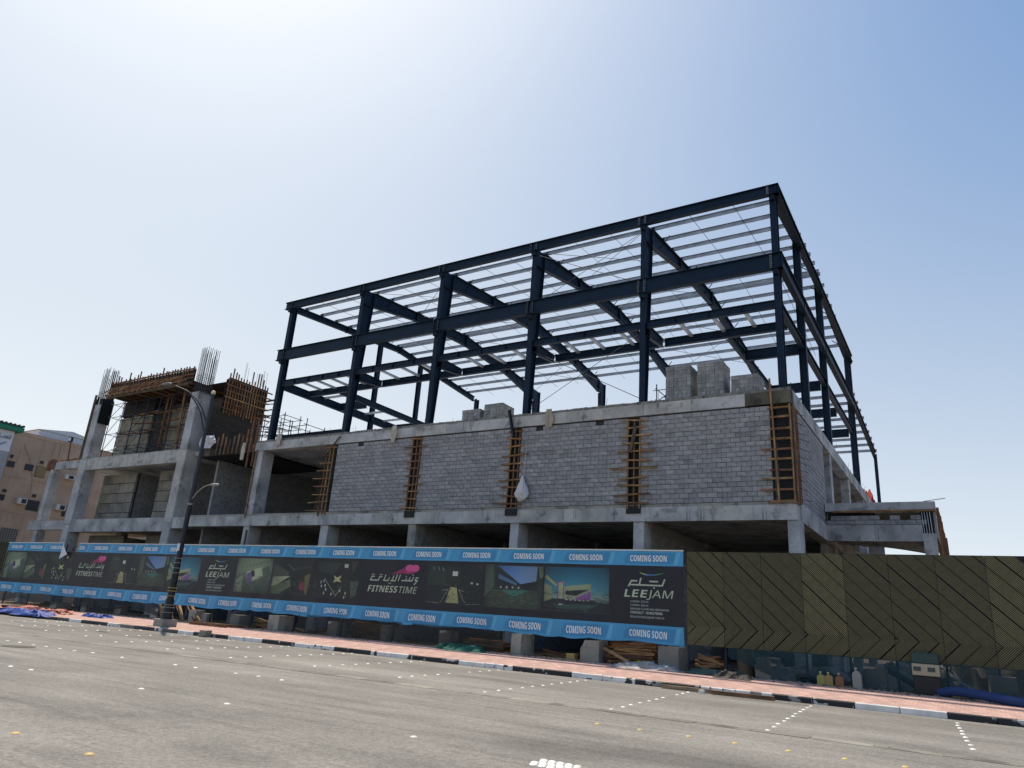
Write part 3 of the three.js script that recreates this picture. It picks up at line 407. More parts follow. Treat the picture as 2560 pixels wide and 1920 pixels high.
// ---------- stair tower on the left ----------
{
  const t = thing('concrete_tower', 'unfinished grey concrete tower with tall columns on the left of the hall', 'building', -48, 0.33, -3);
  const col = (x0, x1, y0, y1, z0, d, m = M.conc) => mesh(t, 'column', cham(x1 - x0, y1 - y0, d, 0.03, rnd() * 9, rnd() * 9), m, (x0 + x1) / 2, (y0 + y1) / 2, z0 - d / 2);
  for (const [y0, y1] of [[0.3, 6.35], [6.358, 11.55], [11.558, 15.85]]) { col(-41.42 + rr(-0.02, 0.02), -40.55, y0, y1, 0.06, 1.08, pick([M.conc, M.concPale])); col(-54.5 + rr(-0.02, 0.02), -53.55, y0, y1 + (y0 > 11 ? 0.3 : 0), 0.06, 0.92, pick([M.conc, M.conc])); }
  for (const [y0, y1] of [[0.3, 5.95], [6.7, 10.9]]) col(-59.0, -58.4, y0, y1, 0, 0.65);
  for (const x of [-41, -54]) for (const [y0, y1] of [[0.3, 10.7], [11.65, 15.6]]) col(x - 0.4, x + 0.4, y0, y1, -4.2, 0.6, M.conc);
  const bm = (x0, x1, y0, y1, z0 = 0, d = 0.5, m = M.conc) => mesh(t, 'edge_beam', box(x1 - x0, y1 - y0, d, rnd() * 9, rnd() * 9), m, (x0 + x1) / 2, (y0 + y1) / 2, z0 - d / 2);
  bm(-60.05, -54.51, 5.98, 6.68, -0.0); bm(-53.54, -41.43, 5.8, 6.75, -0.01); bm(-40.54, -38.92, 6.0, 6.75, -0.01); bm(-58.6, -54.51, 10.92, 11.55, -0.0); bm(-53.54, -41.43, 10.65, 11.6, -0.01, 0.5, M.concPale);
  mesh(t, 'floor_slab', box(21, 0.3, 6.5), M.conc, -49.5, 6.45, -3.9); mesh(t, 'floor_slab', box(19.5, 0.3, 6.5), M.conc, -48.8, 11.35, -3.9);
  // set-back walls of large panels, each with open joints
  const panel = (x0, x1, y0, y1, z, rows, m) => { const h = (y1 - y0) / rows; for (let r = 0; r < rows; r++) { const c = (x1 - x0) > 3 ? [x0, x0 + (x1 - x0) * rr(0.52, 0.6), x1] : [x0, x1]; for (let i = 0; i + 1 < c.length; i++) mesh(t, 'wall_panel', box(c[i + 1] - c[i] - 0.03, h - 0.05, 0.2, rnd() * 9, rnd() * 9), pick(m), (c[i] + c[i + 1]) / 2, y0 + h * (r + 0.5), z + rr(-0.012, 0.012)); } mesh(t, 'wall_backing', box(x1 - x0, y1 - y0, 0.1), M.mortar, (x0 + x1) / 2, (y0 + y1) / 2, z - 0.12); };
  const pm = [M.concOld, conc(0xcfc9bb), conc(0xc2beb5)];
  panel(-54.2, -49.5, 6.75, 10.66, -2.1, 5, pm); panel(-46.4, -43.4, 6.75, 10.66, -2.1, 5, pm); panel(-54.2, -49.3, 0.4, 5.8, -2.1, 7, pm); panel(-46.4, -43.2, 0.4, 5.8, -2.1, 7, pm);
  const um = [conc(0xe2ddcc), conc(0xd8d0ba), conc(0xcac3b0)];
  panel(-53.0, -48.6, 11.65, 15.3, -1.7, 3, um); panel(-46.0, -43.6, 11.65, 15.3, -1.7, 3, um); panel(-53.0, -48.6, 15.35, 16.7, -1.7, 1, [M.ply]);
  mesh(t, 'core_wall', box(12, 15.5, 0.2), M.blocks[4], -47.6, 8, -6.6); mesh(t, 'core_wall', box(0.25, 15.3, 4.5), M.blocks[4], -42.4, 8, -4.2); mesh(t, 'core_wall', box(0.25, 5.3, 4), M.blocks[4], -49.4, 3, -4.2);
  mesh(t, 'core_wall', box(11.4, 5.1, 0.2), M.blocks[4], -47.3, 14.15, -3.6); mesh(t, 'core_wall', box(0.2, 4.0, 4.4), M.blocks[4], -49.6, 8.7, -4.4);
  mesh(t, 'core_wall', box(2.2, 3.0, 0.2, 3, 2), M.ply, -40.6, 13.2, -3.9); mesh(t, 'core_wall', box(0.2, 2.8, 4.2, 2, 3), M.ply, -39.1, 13.05, -2.3);
  for (let i = 0; i < 5; i++) mesh(t, 'side_board', box(0.05, 5.2 + rr(-0.3, 0.3), 0.14, rnd(), rnd()), pick(M.woodGrey), -54.55 - 0.03 * (i % 2), 14.2, 0.02 - i * 0.19); for (const x of [-54.62, -54.42]) mesh(t, 'side_board', box(0.09, 5.4, 0.06, rnd(), rnd()), pick(M.woodGrey), x, 14.3, 0.1);
  mesh(t, 'form_panel', box(0.06, 2.1, 0.9), M.plyBlack, -53.48, 15.6, -0.42); mesh(t, 'form_panel', box(0.9, 1.0, 0.05), M.plyBlack, -54.0, 16.5, -0.85);
}
{ // timber formwork of the tower's top slab
  const t = thing('slab_formwork', 'timber formwork edge with many upright studs round the top of the tower', 'formwork', -46, 16.7, -2);
  const W = () => pick([...M.woodRed, ...M.woods, ...M.woodGrey]);
  mesh(t, 'soffit_board', box(11.0, 0.06, 1.1), M.ply, -47.05, 16.75, -0.55); mesh(t, 'soffit_board', box(13.4, 0.06, 3.1), M.ply, -46.0, 16.75, -2.66); mesh(t, 'edge_board', box(11.0, 0.96, 0.04, 2, 1), M.ply, -47.05, 17.2, 0.0);
  for (let i = 0; i < 11; i++) { const x = -52.2 + i * 1.04; beam(t, 'soffit_joist', V(x, 16.62, 0.2), V(x + 0.1, 16.62, -4.2), 0.07, 0.16, W()); }
  for (const [y, z] of [[17.72, 0.1], [17.28, 0.12], [16.98, 0.14]]) for (let i = 0; i < 4; i++) { const a = -52.7 + i * 2.75; beam(t, 'waler', V(a, y + rr(-0.03, 0.03), z), V(a + 2.95, y + rr(-0.03, 0.03), z + 0.02), 0.05, 0.11, pick(M.woodRed)); }
  for (let i = 0; i < 29; i++) { const x = -52.5 + i * 0.38 + rr(-0.1, 0.1), h = rnd() < 0.3 ? rr(0.3, 0.75) : rr(0.08, 0.3); beam(t, 'stud', V(x, 16.95, 0.055), V(x + rr(-0.03, 0.03), 17.72 + h, 0.055), 0.05, 0.09, W()); }
  for (let i = 0; i < 28; i++) { const x = -52.0 + (i % 14) * 0.74 + rr(-0.15, 0.15), lo = i > 13 ? 0.35 : 0; beam(t, 'kicker', V(x, 17.25 - lo, 0.17), V(x - 0.4, 16.85 - lo, 0.55), 0.07, 0.08, pick([M.woods[4], M.woods[4], M.woods[0]])); }
  beam(t, 'ledger', V(-52.6, 16.5, 0.25), V(-41.8, 16.5, 0.25), 0.09, 0.2, M.woodGrey[1]); beam(t, 'ledger', V(-52.4, 16.6, 0.5), V(-42, 16.66, 0.5), 0.08, 0.1, M.woods[3]);
}
{ // wall formwork facing right
  const t = thing('wall_formwork', 'tall timber wall formwork with close upright studs on the right face of the tower', 'formwork', -39, 14.4, -2.2);
  const W = () => pick([...M.woodGrey, ...M.woods, ...M.woodRed]), x = -39.0;
  mesh(t, 'form_board', box(0.04, 2.7, 3.5), M.ply, x, 15.75, -2.85); mesh(t, 'form_board', box(0.04, 2.5, 3.4), M.ply, x - 0.35, 15.75, -2.85);
  for (let i = 0; i < 15; i++) { const z = -1.1 - i * 0.245, h = rnd() < 0.35 ? rr(0.3, 1.1) : rr(0.05, 0.3); beam(t, 'stud', V(x + 0.07, 14.45 + rr(-0.2, 0.1), z), V(x + 0.07, 17.15 + h, z + rr(-0.03, 0.03)), 0.05, 0.09, W()); }
  for (const y of [14.75, 15.15, 15.6, 16.05, 16.5, 16.9]) { const l = rr(0, 0.7); beam(t, 'waler', V(x + 0.15, y + rr(-0.04, 0.04), -0.9), V(x + 0.15, y + rr(-0.04, 0.04), -4.5 - l), 0.05, 0.09, W()); }
  for (let i = 0; i < 9; i++) { const y = rr(13.2, 16.6), z = -4.4 - rr(0, 0.5); beam(t, 'putlog', V(x - 0.4, y, z), V(x + rr(0.6, 1.8), y + rr(-0.1, 0.1), z - rr(-0.2, 0.2)), 0.06, 0.06, W()); }
  for (let i = 0; i < 8; i++) { const y = rr(12.4, 15.2), z = -4.3 - rr(0.2, 1.4); beam(t, 'plank', V(x - 0.2, y, z + 0.4), V(x + rr(0.3, 1.5), y + rr(-0.2, 0.2), z - rr(0.4, 1.2)), 0.18, 0.035, pick(M.woodGrey)); }
  for (let i = 0; i < 8; i++) { const z = rr(-1.3, -4.5); tube(t, 'starter_bar', V(x - 0.2, 17.3, z), V(x - 0.2 + rr(-0.03, 0.03), 18.2 + rr(0, 0.9), z), 0.012, M.rebar, 4); }
}
function cage(label, x0, x1, z0, z1, y0, y1, tie, n) {
  const t = thing('rebar_cage', label, 'rebar', (x0 + x1) / 2, y0, (z0 + z1) / 2, 'column starter bars on the tower');
  const pts = []; for (let i = 0; i < n; i++) { const f = i / (n - 1); pts.push([x0 + (x1 - x0) * f, z0], [x0 + (x1 - x0) * f, z1]); if (i && i < n - 1) pts.push([x0, z0 + (z1 - z0) * f], [x1, z0 + (z1 - z0) * f]); }
  for (const [x, z] of pts) { const dx = rr(-0.015, 0.015), top = y1 - (rnd() < 0.15 ? rr(0.2, 0.8) : rr(0, 0.12)); tube(t, 'bar', V(x, y0, z), V(x + dx, top, z + rr(-0.015, 0.015)), 0.018, M.rebar, 5); }
  for (let y = y0 + 0.08; y < tie; y += 0.13) { const e = rr(-0.02, 0.02), q = [[x0, z0], [x1, z0], [x1, z1], [x0, z1]].map(([x, z]) => V(x + e, y, z)); const c = V((x0 + x1) / 2, y, (z0 + z1) / 2); mesh(t, 'stirrup', merge([0, 1, 2, 3].map((i) => { const a = q[i], b = q[(i + 1) % 4], m = mid(a, b).sub(c); return at(rod(a, b, 0.011, 4), m); })), M.rebar, c.x, c.y, c.z); }
}
cage('dense rebar cage with tall bars above the tower column behind the street lamp', -41.35, -40.55, -0.02, -0.95, 15.7, 19.35, 17.3, 7);
cage('dense rebar cage with tall bars above the leftmost tall tower column', -54.45, -53.6, -0.02, -0.8, 15.9, 19.4, 17.4, 7);
cage('small tuft of thin rebar rising behind the tower formwork', -47.3, -46.8, -2.5, -3, 16.8, 18.7, 17.1, 3);
cage('small tuft of thin rebar near the left end of the tower formwork', -51.2, -50.6, -1.5, -2.1, 16.8, 18.5, 17.1, 3);
function scaffold(label, x0, x1, nx, z0, z1, nz, ys, y0, over, g) {
  const t = thing('scaffold', label, 'scaffold', (x0 + x1) / 2, y0, (z0 + z1) / 2, g), X = (i) => x0 + (x1 - x0) * i / (nx - 1), Z = (k) => z0 + (z1 - z0) * k / (nz - 1), top = ys[ys.length - 1] + over;
  for (let i = 0; i < nx; i++) for (let k = 0; k < nz; k++) tube(t, 'standard', V(X(i), y0, Z(k)), V(X(i) + rr(-0.03, 0.03), top - rr(0, 0.3), Z(k)), 0.03, M.scaff, 6);
  for (const y of ys) { for (let k = 0; k < nz; k++) tube(t, 'ledger', V(x0 - 0.2, y, Z(k)), V(x1 + 0.2, y, Z(k)), 0.025, M.scaff, 5); for (let i = 0; i < nx; i++) tube(t, 'transom', V(X(i), y + 0.04, z0 + 0.2), V(X(i), y + 0.04, z1 - 0.2), 0.025, M.scaff, 5); }
  for (let i = 0; i + 1 < nx; i += 2) for (let q = 0; q + 1 < ys.length; q++) tube(t, 'diagonal', V(X(i), ys[q], z0 + 0.03), V(X(i + 1), ys[q + 1], z0 + 0.03), 0.022, M.scaff, 5);
  return t;
}
{ const s = scaffold('tube scaffold with planks standing in the upper storey of the tower', -52.6, -42.6, 7, -0.45, -1.35, 2, [12.2, 13.6, 15.0, 16.1], 11.62, 0.5);
  for (let i = 0; i < 9; i++) { const x = -52 + rr(0, 7), y = pick([13.66, 15.06, 14.3]), L = rr(2, 4); beam(s, 'plank', V(x, y, -0.9 + rr(-0.3, 0.3)), V(x + L, y + rr(-0.1, 0.15), -0.9 + rr(-0.3, 0.3)), 0.2, 0.05, pick([...M.woods, ...M.woodRed])); }
  for (let i = 0; i < 6; i++) { const x = rr(-47, -42.4); beam(s, 'prop', V(x, 11.7, -1.0), V(x + rr(-0.3, 0.3), 16.5, -0.9), 0.07, 0.07, pick(M.woods)); } }
scaffold('tube scaffold seen through the gap beside the leftmost tall tower column', -53.3, -52.6, 2, -3.0, -4.4, 3, [12.1, 12.9, 13.7, 14.5, 15.3, 16.1], 11.5, 0.3);
scaffold('low tube scaffold on the roof slab left of the first steel column', -35.6, -33.6, 3, -2.2, -3.6, 2, [12.6, 13.3, 14.0], 11.6, 0.4);
scaffold('low tube guard rail on the roof between the first two steel columns', -32.0, -30.6, 2, -1.6, -3.2, 2, [12.9], 11.6, 0.5);
scaffold('small tube scaffold on the roof left of the tall block stacks', -7.0, -5.9, 2, -3.2, -4.4, 2, [12.6, 13.2], 11.6, 0.35);
{ // slab edge still in formwork between tower and hall
  const t = thing('edge_formwork', 'slab edge formwork with leaning posts between the tower and the hall', 'formwork', -36, 10.9, 0);
  for (let i = 0; i < 12; i++) { const x = -39.9 + i * 0.55; if (x < -39.0) continue; mesh(t, 'form_board', box(0.53, 0.62 + rr(-0.03, 0.05), 0.04, rnd() * 3, rnd() * 3), pick([M.ply, M.woodGrey[3], M.plyBlack]), x, 11.2, -0.05 + rr(-0.01, 0.01)); }
  mesh(t, 'soffit_board', box(5.9, 0.05, 6), M.plyBlack, -36.2, 10.88, -3.1); mesh(t, 'slab', box(5.7, 0.3, 6), M.conc, -36.1, 11.2, -3.3);
  for (let i = 0; i < 9; i++) { const x = -37.2 + i * 0.43; beam(t, 'post', V(x, 10.92, 0.03), V(x - 0.02, 12.1 + rr(-0.25, 0.4), 0.03), 0.05, 0.09, pick([M.woods[0], M.woods[5], M.woodGrey[2], M.woodGrey[0]])); }
  for (const x of [-33.75, -33.25]) beam(t, 'post', V(x, 9.9, 0.06), V(x - 0.1, 13.2, 0.0), 0.06, 0.1, M.woodRed[2]);
}
// scraps of cloth and sheeting
function cloth(name, label, cat, m, x, y, z, w, h, k, group) { // hanging crumpled sheet
  const g = new THREE.PlaneGeometry(w, h, 14, 18), p = g.attributes.position, s = Math.floor(rnd() * 999);
  for (let i = 0; i < p.count; i++) { const u = p.getX(i) / w + 0.5, v = p.getY(i) / h + 0.5, n = fbm(u * 0.9, v * 0.9, 5, 3, 4, s); p.setZ(i, (n - 0.5) * k + Math.sin(u * 19 + n * 5) * k * 0.18); p.setX(i, p.getX(i) * (0.55 + 0.5 * n + 0.3 * Math.sin(v * 3.1)) + (n - 0.5) * w * 0.4); }
  g.computeVertexNormals(); const o = mesh(scene, name, g, m, x, y, z); o.material.side = THREE.DoubleSide; return tag(o, label, cat, group);
}
cloth('rag', 'white rag hanging over the roof beam above the leftmost block wall', 'rag', M.rag, -21.3, 11.15, 0.14, 0.34, 1.0, 0.22);
cloth('rag', 'white rag bundled on the slab edge below the first steel column', 'rag', M.rag, -30.9, 11.5, 0.16, 0.42, 0.75, 0.3);
cloth('rag', 'long white rag hanging from the slab edge left of the first steel column', 'rag', M.rag, -34.2, 10.95, 0.16, 0.36, 1.15, 0.25);
cloth('rag', 'pale brown rag hanging over the roof beam right of the steel strut', 'rag', plain(0xb5ab97, 0.95), -11.3, 11.2, 0.13, 0.42, 0.95, 0.2);
cloth('plastic_sheet', 'white plastic sheet draped over the formwork beside the tower column', 'plastic sheet', M.ragGrey, -38.1, 11.85, 0.2, 1.6, 0.9, 0.5);
{ const t = thing('plastic_bag', 'white plastic sack hanging on a cord beside the middle formwork', 'plastic bag', -12.55, 7.1, 0.16);
  const g = new THREE.SphereGeometry(0.3, 30, 26), p = g.attributes.position; for (let i = 0; i < p.count; i++) { const y = p.getY(i) / 0.3, n = fbm(p.getX(i) * 1.3 + 0.5, p.getY(i) + p.getZ(i) * 0.8 + 0.5, 9, 5, 5, 7) * 2.1 - 0.5, w = y > 0 ? Math.pow(Math.max(0, 1 - y), 0.7) + 0.1 : 1; p.setXYZ(i, p.getX(i) * w * (0.7 + n * 0.7), y > 0 ? y * 0.95 : y * 0.36, p.getZ(i) * w * 0.45 * (0.7 + n * 0.8)); } g.computeVertexNormals();
  mesh(t, 'sack', g, plain(0xc9c5c2, 0.6), -12.58, 7.45, 0.2); tube(t, 'cord', V(-12.55, 8.38, 0.16), V(-12.5, 9.75, 0.14), 0.01, M.ragGrey, 5); }
{ const t = thing('floodlight', 'small floodlight on a rusty post on the left slab of the tower', 'floodlight', -57.2, 11.5, -0.3); beam(t, 'post', V(-57.15, 11.5, -0.3), V(-57.5, 13.35, -0.3), 0.08, 0.08, M.woodRed[1]); const f = mesh(t, 'lamp_head', box(0.5, 0.4, 0.14), M.black, -57.5, 13.5, -0.25); mesh(f, 'lens', box(0.38, 0.28, 0.02), plain(0xd6dcdd, 0.2), -57.5, 13.5, -0.165); }
{ const t = thing('end_formwork', 'timber planks left on the left end of the tower slab', 'formwork', -58.5, 11.4, -0.3); for (let i = 0; i < 6; i++) beam(t, 'board', V(-59.6 + i * 0.22, 10.85 + rr(-0.1, 0.1), 0.05), V(-59.4 + i * 0.22, 11.75 + rr(-0.1, 0.15), 0.02), 0.05, 0.14, pick([M.woodRed[1], M.woodGrey[3], M.woodRed[0]])); for (let i = 0; i < 9; i++) { const x = -58.6 + rr(0, 3.6); beam(t, 'plank', V(x, 11.6 + rr(0, 0.12), -0.3 + rr(-0.2, 0.2)), V(x + rr(0.6, 1.4), 11.62 + rr(0, 0.3), -0.4), 0.14, 0.05, pick([...M.woods, ...M.woodRed])); } }

// ---------- printed banner on the site fence ----------
const FR = Math.atan(0.016); // the fence line turns slightly against the facade
const onFence = (x, y, dz = 0) => [x, y, fenceZ(x) + dz];
{
  const t = thing('banner', 'long dark printed banner with blue COMING SOON strips stretched along the fence', 'banner', -28, 0.33, fenceZ(-28));
  const unit = canvasTex(2048, 180, (c, W, H) => { // one repeat: 24.9 m by 2.16 m
    const X = (s) => W - s / 24.9 * W, m = W / 24.9, bg = '#0a0f1c'; c.fillStyle = bg; c.fillRect(0, 0, W, H);
    const R = (s1, s0, y0, y1, f) => { const x = X(s1), w = X(s0) - x, y = y0 * H, h = (y1 - y0) * H; c.save(); c.beginPath(); c.rect(x, y, w, h); c.clip(); c.translate(x, y); f(w, h); detail(w, h, s0); c.restore(); };
    // printed photographs carry fine detail: many small tonal scraps, sheen streaks and a darkened rim
    const detail = (w, h, s0) => { const R0 = (i, k) => hash(i, Math.round(s0 * 100), k);
      for (let i = 0; i < 420; i++) { const px = R0(i, 1) * w, py = h * (0.5 + 0.48 * R0(i, 2)), t = R0(i, 3), l = 2 + R0(i, 4) * w * 0.07, a = (R0(i, 5) - 0.5) * 0.9; c.save(); c.translate(px, py); c.rotate(a); c.globalAlpha = 0.06 + 0.24 * R0(i, 6); c.fillStyle = t < 0.5 ? '#0b1210' : t < 0.72 ? '#93a488' : t < 0.86 ? '#c9cdb0' : t < 0.93 ? '#3d5a52' : '#5d3f66'; c.fillRect(-l / 2, -0.6, l, 0.8 + R0(i, 7) * 3.2); c.restore(); }
      c.globalAlpha = 1; const g = c.createRadialGradient(w / 2, h * 0.45, h * 0.2, w / 2, h / 2, w * 0.62); g.addColorStop(0, 'rgba(10,26,20,0.16)'); g.addColorStop(0.7, 'rgba(8,20,16,0.36)'); g.addColorStop(1, 'rgba(6,10,16,0.7)'); c.fillStyle = g; c.fillRect(0, 0, w, h); };
    const P = (f, pts) => { c.fillStyle = f; c.beginPath(); pts.forEach((q, i) => (i ? c.lineTo(q[0], q[1]) : c.moveTo(q[0], q[1]))); c.fill(); };
    const Q = (f, w, h, pts) => P(f, pts.map((q) => [q[0] * w, q[1] * h]));
    const S = (col, lw, pts) => { c.strokeStyle = col; c.lineWidth = lw; c.lineJoin = 'miter'; c.beginPath(); pts.forEach((q, i) => (q === null ? 0 : i && pts[i - 1] !== null ? c.lineTo(q[0], q[1]) : c.moveTo(q[0], q[1]))); c.stroke(); };
    const txt = (s, x, y, px, sx, col, w = 'bold', skew = -0.2) => { c.save(); c.translate(x, y); c.transform(1, 0, skew, 1, 0, 0); if (sx <= 5) c.scale(sx, 1); c.font = w + ' ' + px + 'px sans-serif'; if (sx > 5) c.scale(sx / c.measureText(s).width, 1); c.fillStyle = col; c.textBaseline = 'alphabetic'; c.fillText(s, 0, 0); c.restore(); };
    const pale = '#aebb9e';
    // developer panel
    { const x = X(2.45); let g = c.createLinearGradient(x + 60, 0, x + 130, 0); g.addColorStop(0, '#c8d23a'); g.addColorStop(0.5, '#3a62b0'); g.addColorStop(1, '#4fa64a');
      c.fillStyle = g; c.beginPath(); c.moveTo(x + 58, 20); c.quadraticCurveTo(x + 85, 42, x + 145, 20); c.quadraticCurveTo(x + 95, 32, x + 58, 20); c.fill();
      S(pale, 5, [[x + 142, 40], [x + 134, 60], [x + 102, 60], null, [x + 120, 48], [x + 92, 48], null, [x + 112, 60], [x + 62, 60], null, [x + 66, 38], [x + 60, 60], [x + 30, 60], null, [x + 54, 48], [x + 34, 48], [x + 24, 66]]); c.fillStyle = pale; c.fillRect(x + 104, 66, 6, 4);
      txt('LEE', x + 6, 98, 33, 80, pale); txt('JAM', x + 88, 98, 33, 82, pale, 'normal');
      ['8 SHOPS  270 m\u00b2', '5 SHOPS  200 m\u00b2', 'GROUND FLOOR AND MEZZANINE'].forEach((s, i) => txt(s, x + 32, 114 + i * 11, 8, 0.95, '#a9b3a4', 'bold', 0)); txt('CONTACT : 0545270066', x + 32, 148, 10, 0.95, '#b9c2b0', 'bold', 0); txt('REALSTATE@LEEJAM.COM.SA', x + 32, 160, 9, 0.88, '#a9b3a4', 'bold', 0); }
    // rendering of the finished building
    R(5.8, 2.95, 0.06, 0.86, (w, h) => { const g = c.createLinearGradient(0, 0, 0, h); g.addColorStop(0, '#17607f'); g.addColorStop(0.5, '#4f9fb0'); g.addColorStop(0.72, '#a9bfa8'); c.fillStyle = g; c.fillRect(0, 0, w, h);
      Q('#c3c98f', w, h, [[0.03, 0.18], [0.22, 0.42], [0.18, 0.44], [0.0, 0.25]]); Q('#b9c08c', w, h, [[0, 0.38], [0.12, 0.46], [0.13, 0.78], [0, 0.8]]); Q('#9b70a8', w, h, [[0.21, 0.32], [0.32, 0.32], [0.32, 0.84], [0.21, 0.84]]); Q('#bcc596', w, h, [[0.23, 0.36], [0.3, 0.36], [0.3, 0.76], [0.23, 0.76]]);
      Q('#a7b086', w, h, [[0.32, 0.44], [0.72, 0.36], [0.72, 0.72], [0.32, 0.72]]); Q('#20282c', w, h, [[0.34, 0.54], [0.7, 0.49], [0.5, 0.64], [0.34, 0.62]]); Q('#9a58a5', w, h, [[0.72, 0.52], [0.72, 0.72], [0.46, 0.72]]); Q('#1c232c', w, h, [[0.15, 0.72], [0.78, 0.72], [1, 0.76], [1, 1], [0, 1], [0, 0.8]]);
      for (let i = 0; i < 6; i++) { c.fillStyle = '#dfe3d4'; c.fillRect(w * (0.34 + i * 0.065), h * 0.725, w * 0.04, h * 0.02); } Q('#37584b', w, h, [[0.15, 0.84], [0.85, 0.82], [0.65, 0.95], [0.2, 0.93]]); Q('#6a8d84', w, h, [[0.78, 0.66], [1, 0.72], [1, 0.78], [0.8, 0.76]]); c.fillStyle = '#e9ead8'; c.fillRect(w * 0.24, h * 0.83, w * 0.06, h * 0.025); });
    // indoor pool
    R(8.7, 5.87, 0.05, 0.86, (w, h) => { c.fillStyle = '#27362f'; c.fillRect(0, 0, w, h); Q('#5c6d59', w, h, [[0, 0], [0.14, 0], [0.17, 0.5], [0, 0.78]]); const g = c.createLinearGradient(0, 0, w, h * 0.5); g.addColorStop(0, '#2d66bb'); g.addColorStop(1, '#a8c3dd'); Q(g, w, h, [[0.22, 0.02], [0.9, 0.02], [0.88, 0.36], [0.62, 0.44]]); Q('#1b242d', w, h, [[0.2, 0.1], [0.62, 0.44], [0.62, 0.58], [0.2, 0.58]]); Q('#58799a', w, h, [[0.24, 0.2], [0.56, 0.42], [0.56, 0.48], [0.24, 0.32]]); Q('#151b22', w, h, [[0.62, 0.44], [0.9, 0.36], [0.9, 0.58], [0.62, 0.56]]); Q('#3f7d6a', w, h, [[0.3, 0.58], [0.8, 0.58], [0.5, 0.74]]); Q('#42503c', w, h, [[0.12, 0.6], [0.3, 0.58], [0.5, 0.76], [0.82, 0.58], [0.9, 0.58], [1, 1], [0.02, 1]]); Q('#8d9a74', w, h, [[0.92, 0.02], [1, 0.02], [1, 0.25], [0.94, 0.3]]); for (let i = 0; i < 4; i++) { c.fillStyle = '#c0c89c'; c.fillRect(w * (0.28 + i * 0.1), h * 0.5, w * 0.03, h * 0.05); } });
    // treadmill hall
    R(11.8, 8.85, 0.08, 0.86, (w, h) => { c.fillStyle = '#161d20'; c.fillRect(0, 0, w, h); Q('#2b3832', w, h, [[0, 0], [0.36, 0.1], [0.36, 0.5], [0, 0.55]]); Q('#242b22', w, h, [[0.38, 0.05], [0.62, 0.05], [0.62, 0.5], [0.38, 0.5]]); Q('#c3bd82', w, h, [[0.45, 0.56], [0.56, 0.56], [0.62, 0.96], [0.38, 0.96]]); c.fillStyle = '#dfe2d2'; c.fillRect(w * 0.47, h * 0.16, w * 0.1, h * 0.12); Q('#7d2740', w, h, [[0.9, 0.02], [1, 0], [1, 0.1]]); S('#aab79d', 2, [[w * 0.3, h * 0.66], [w * 0.42, h * 0.62], [w * 0.28, h * 0.96], null, [w * 0.7, h * 0.66], [w * 0.6, h * 0.62], [w * 0.74, h * 0.96], null, [0, h * 0.95], [w * 0.25, h * 0.98], null, [w * 0.75, h * 0.98], [w, h * 0.95]]); for (const q of [[0.1, 0.05], [0.2, 0.05], [0.28, 0.06]]) S('#cfd6c0', 2, [[w * q[0], h * q[1]], [w * (q[0] + 0.02), h * (q[1] + 0.1)]]); for (const q of [[0.8, 0.42], [0.9, 0.44]]) { c.fillStyle = '#d9dccb'; c.fillRect(w * q[0], h * q[1], w * 0.045, h * 0.05); } });
    // gym logo
    { const x = X(15.35), y = 0; c.fillStyle = '#a52a62'; c.beginPath(); c.ellipse(x + 210, 36, 40, 16, -0.12, 0, 7); c.fill(); c.fillStyle = '#c94f86'; c.beginPath(); c.ellipse(x + 205, 30, 20, 13, 0, 0, 7); c.ellipse(x + 232, 30, 18, 13, 0, 0, 7); c.fill(); P('#8f2557', [[x + 118, 56], [x + 185, 28], [x + 190, 50]]);
      const k = 4.5; S(pale, k, [[x + 250, 66], [x + 240, 66], [x + 236, 76], [x + 246, 76], [x + 232, 92], null, [x + 228, 62], [x + 222, 78], [x + 196, 78], null, [x + 212, 64], [x + 208, 78], null, [x + 196, 68], [x + 192, 78], [x + 172, 78], null, [x + 164, 56], [x + 156, 80], null, [x + 150, 56], [x + 142, 80], [x + 118, 80], null, [x + 134, 60], [x + 126, 80], null, [x + 112, 68], [x + 106, 80], [x + 80, 80], null, [x + 92, 58], [x + 84, 80], null, [x + 74, 66], [x + 60, 66], [x + 56, 80], [x + 30, 80], null, [x + 36, 66], [x + 22, 66], [x + 16, 80], [x + 32, 80]]); c.fillStyle = pale; for (const q of [[222, 54], [190, 60], [60, 56], [68, 56], [20, 56], [28, 56], [110, 88], [118, 88]]) c.fillRect(x + q[0], q[1], 5, 4);
      txt('FITNESS', x + 4, 124, 34, 152, pale); txt('TIME', x + 160, 124, 34, 88, pale, 'normal'); txt('LADIES', x + 112, 144, 17, 1.3, '#4a1838', 'normal'); }
    // weights
    R(18.85, 15.8, 0.04, 0.88, (w, h) => { c.fillStyle = '#141a1c'; c.fillRect(0, 0, w, h); Q('#2c3a32', w, h, [[0.05, 0.05], [0.6, 0.08], [0.4, 0.4], [0.1, 0.3]]); Q('#c9c98a', w, h, [[0.42, 0.4], [0.5, 0.46], [0.6, 0.4], [0.56, 0.52], [0.62, 0.58], [0.5, 0.56], [0.42, 0.6], [0.46, 0.5]]); S('#b7b678', 3, [[w * 0.25, h * 0.5], [w * 0.52, h * 0.94], [w * 0.62, h * 0.68]]); c.fillStyle = '#e3e6dc'; for (const q of [[0.18, 0.6], [0.24, 0.56], [0.2, 0.7], [0.28, 0.68], [0.3, 0.78], [0.27, 0.88], [0.42, 0.9], [0.72, 0.86], [0.7, 0.96], [0.6, 0.8]]) { c.beginPath(); c.ellipse(w * q[0], h * q[1], 4, 6, 0, 0, 7); c.fill(); } Q('#5b6e58', w, h, [[0.8, 0.55], [0.98, 0.55], [0.96, 0.9], [0.84, 0.97]]); Q('#46443a', w, h, [[0.8, 0.02], [0.95, 0.02], [0.84, 0.35]]); c.fillStyle = '#d5d8c8'; c.fillRect(w * 0.64, h * 0.1, w * 0.09, h * 0.1); });
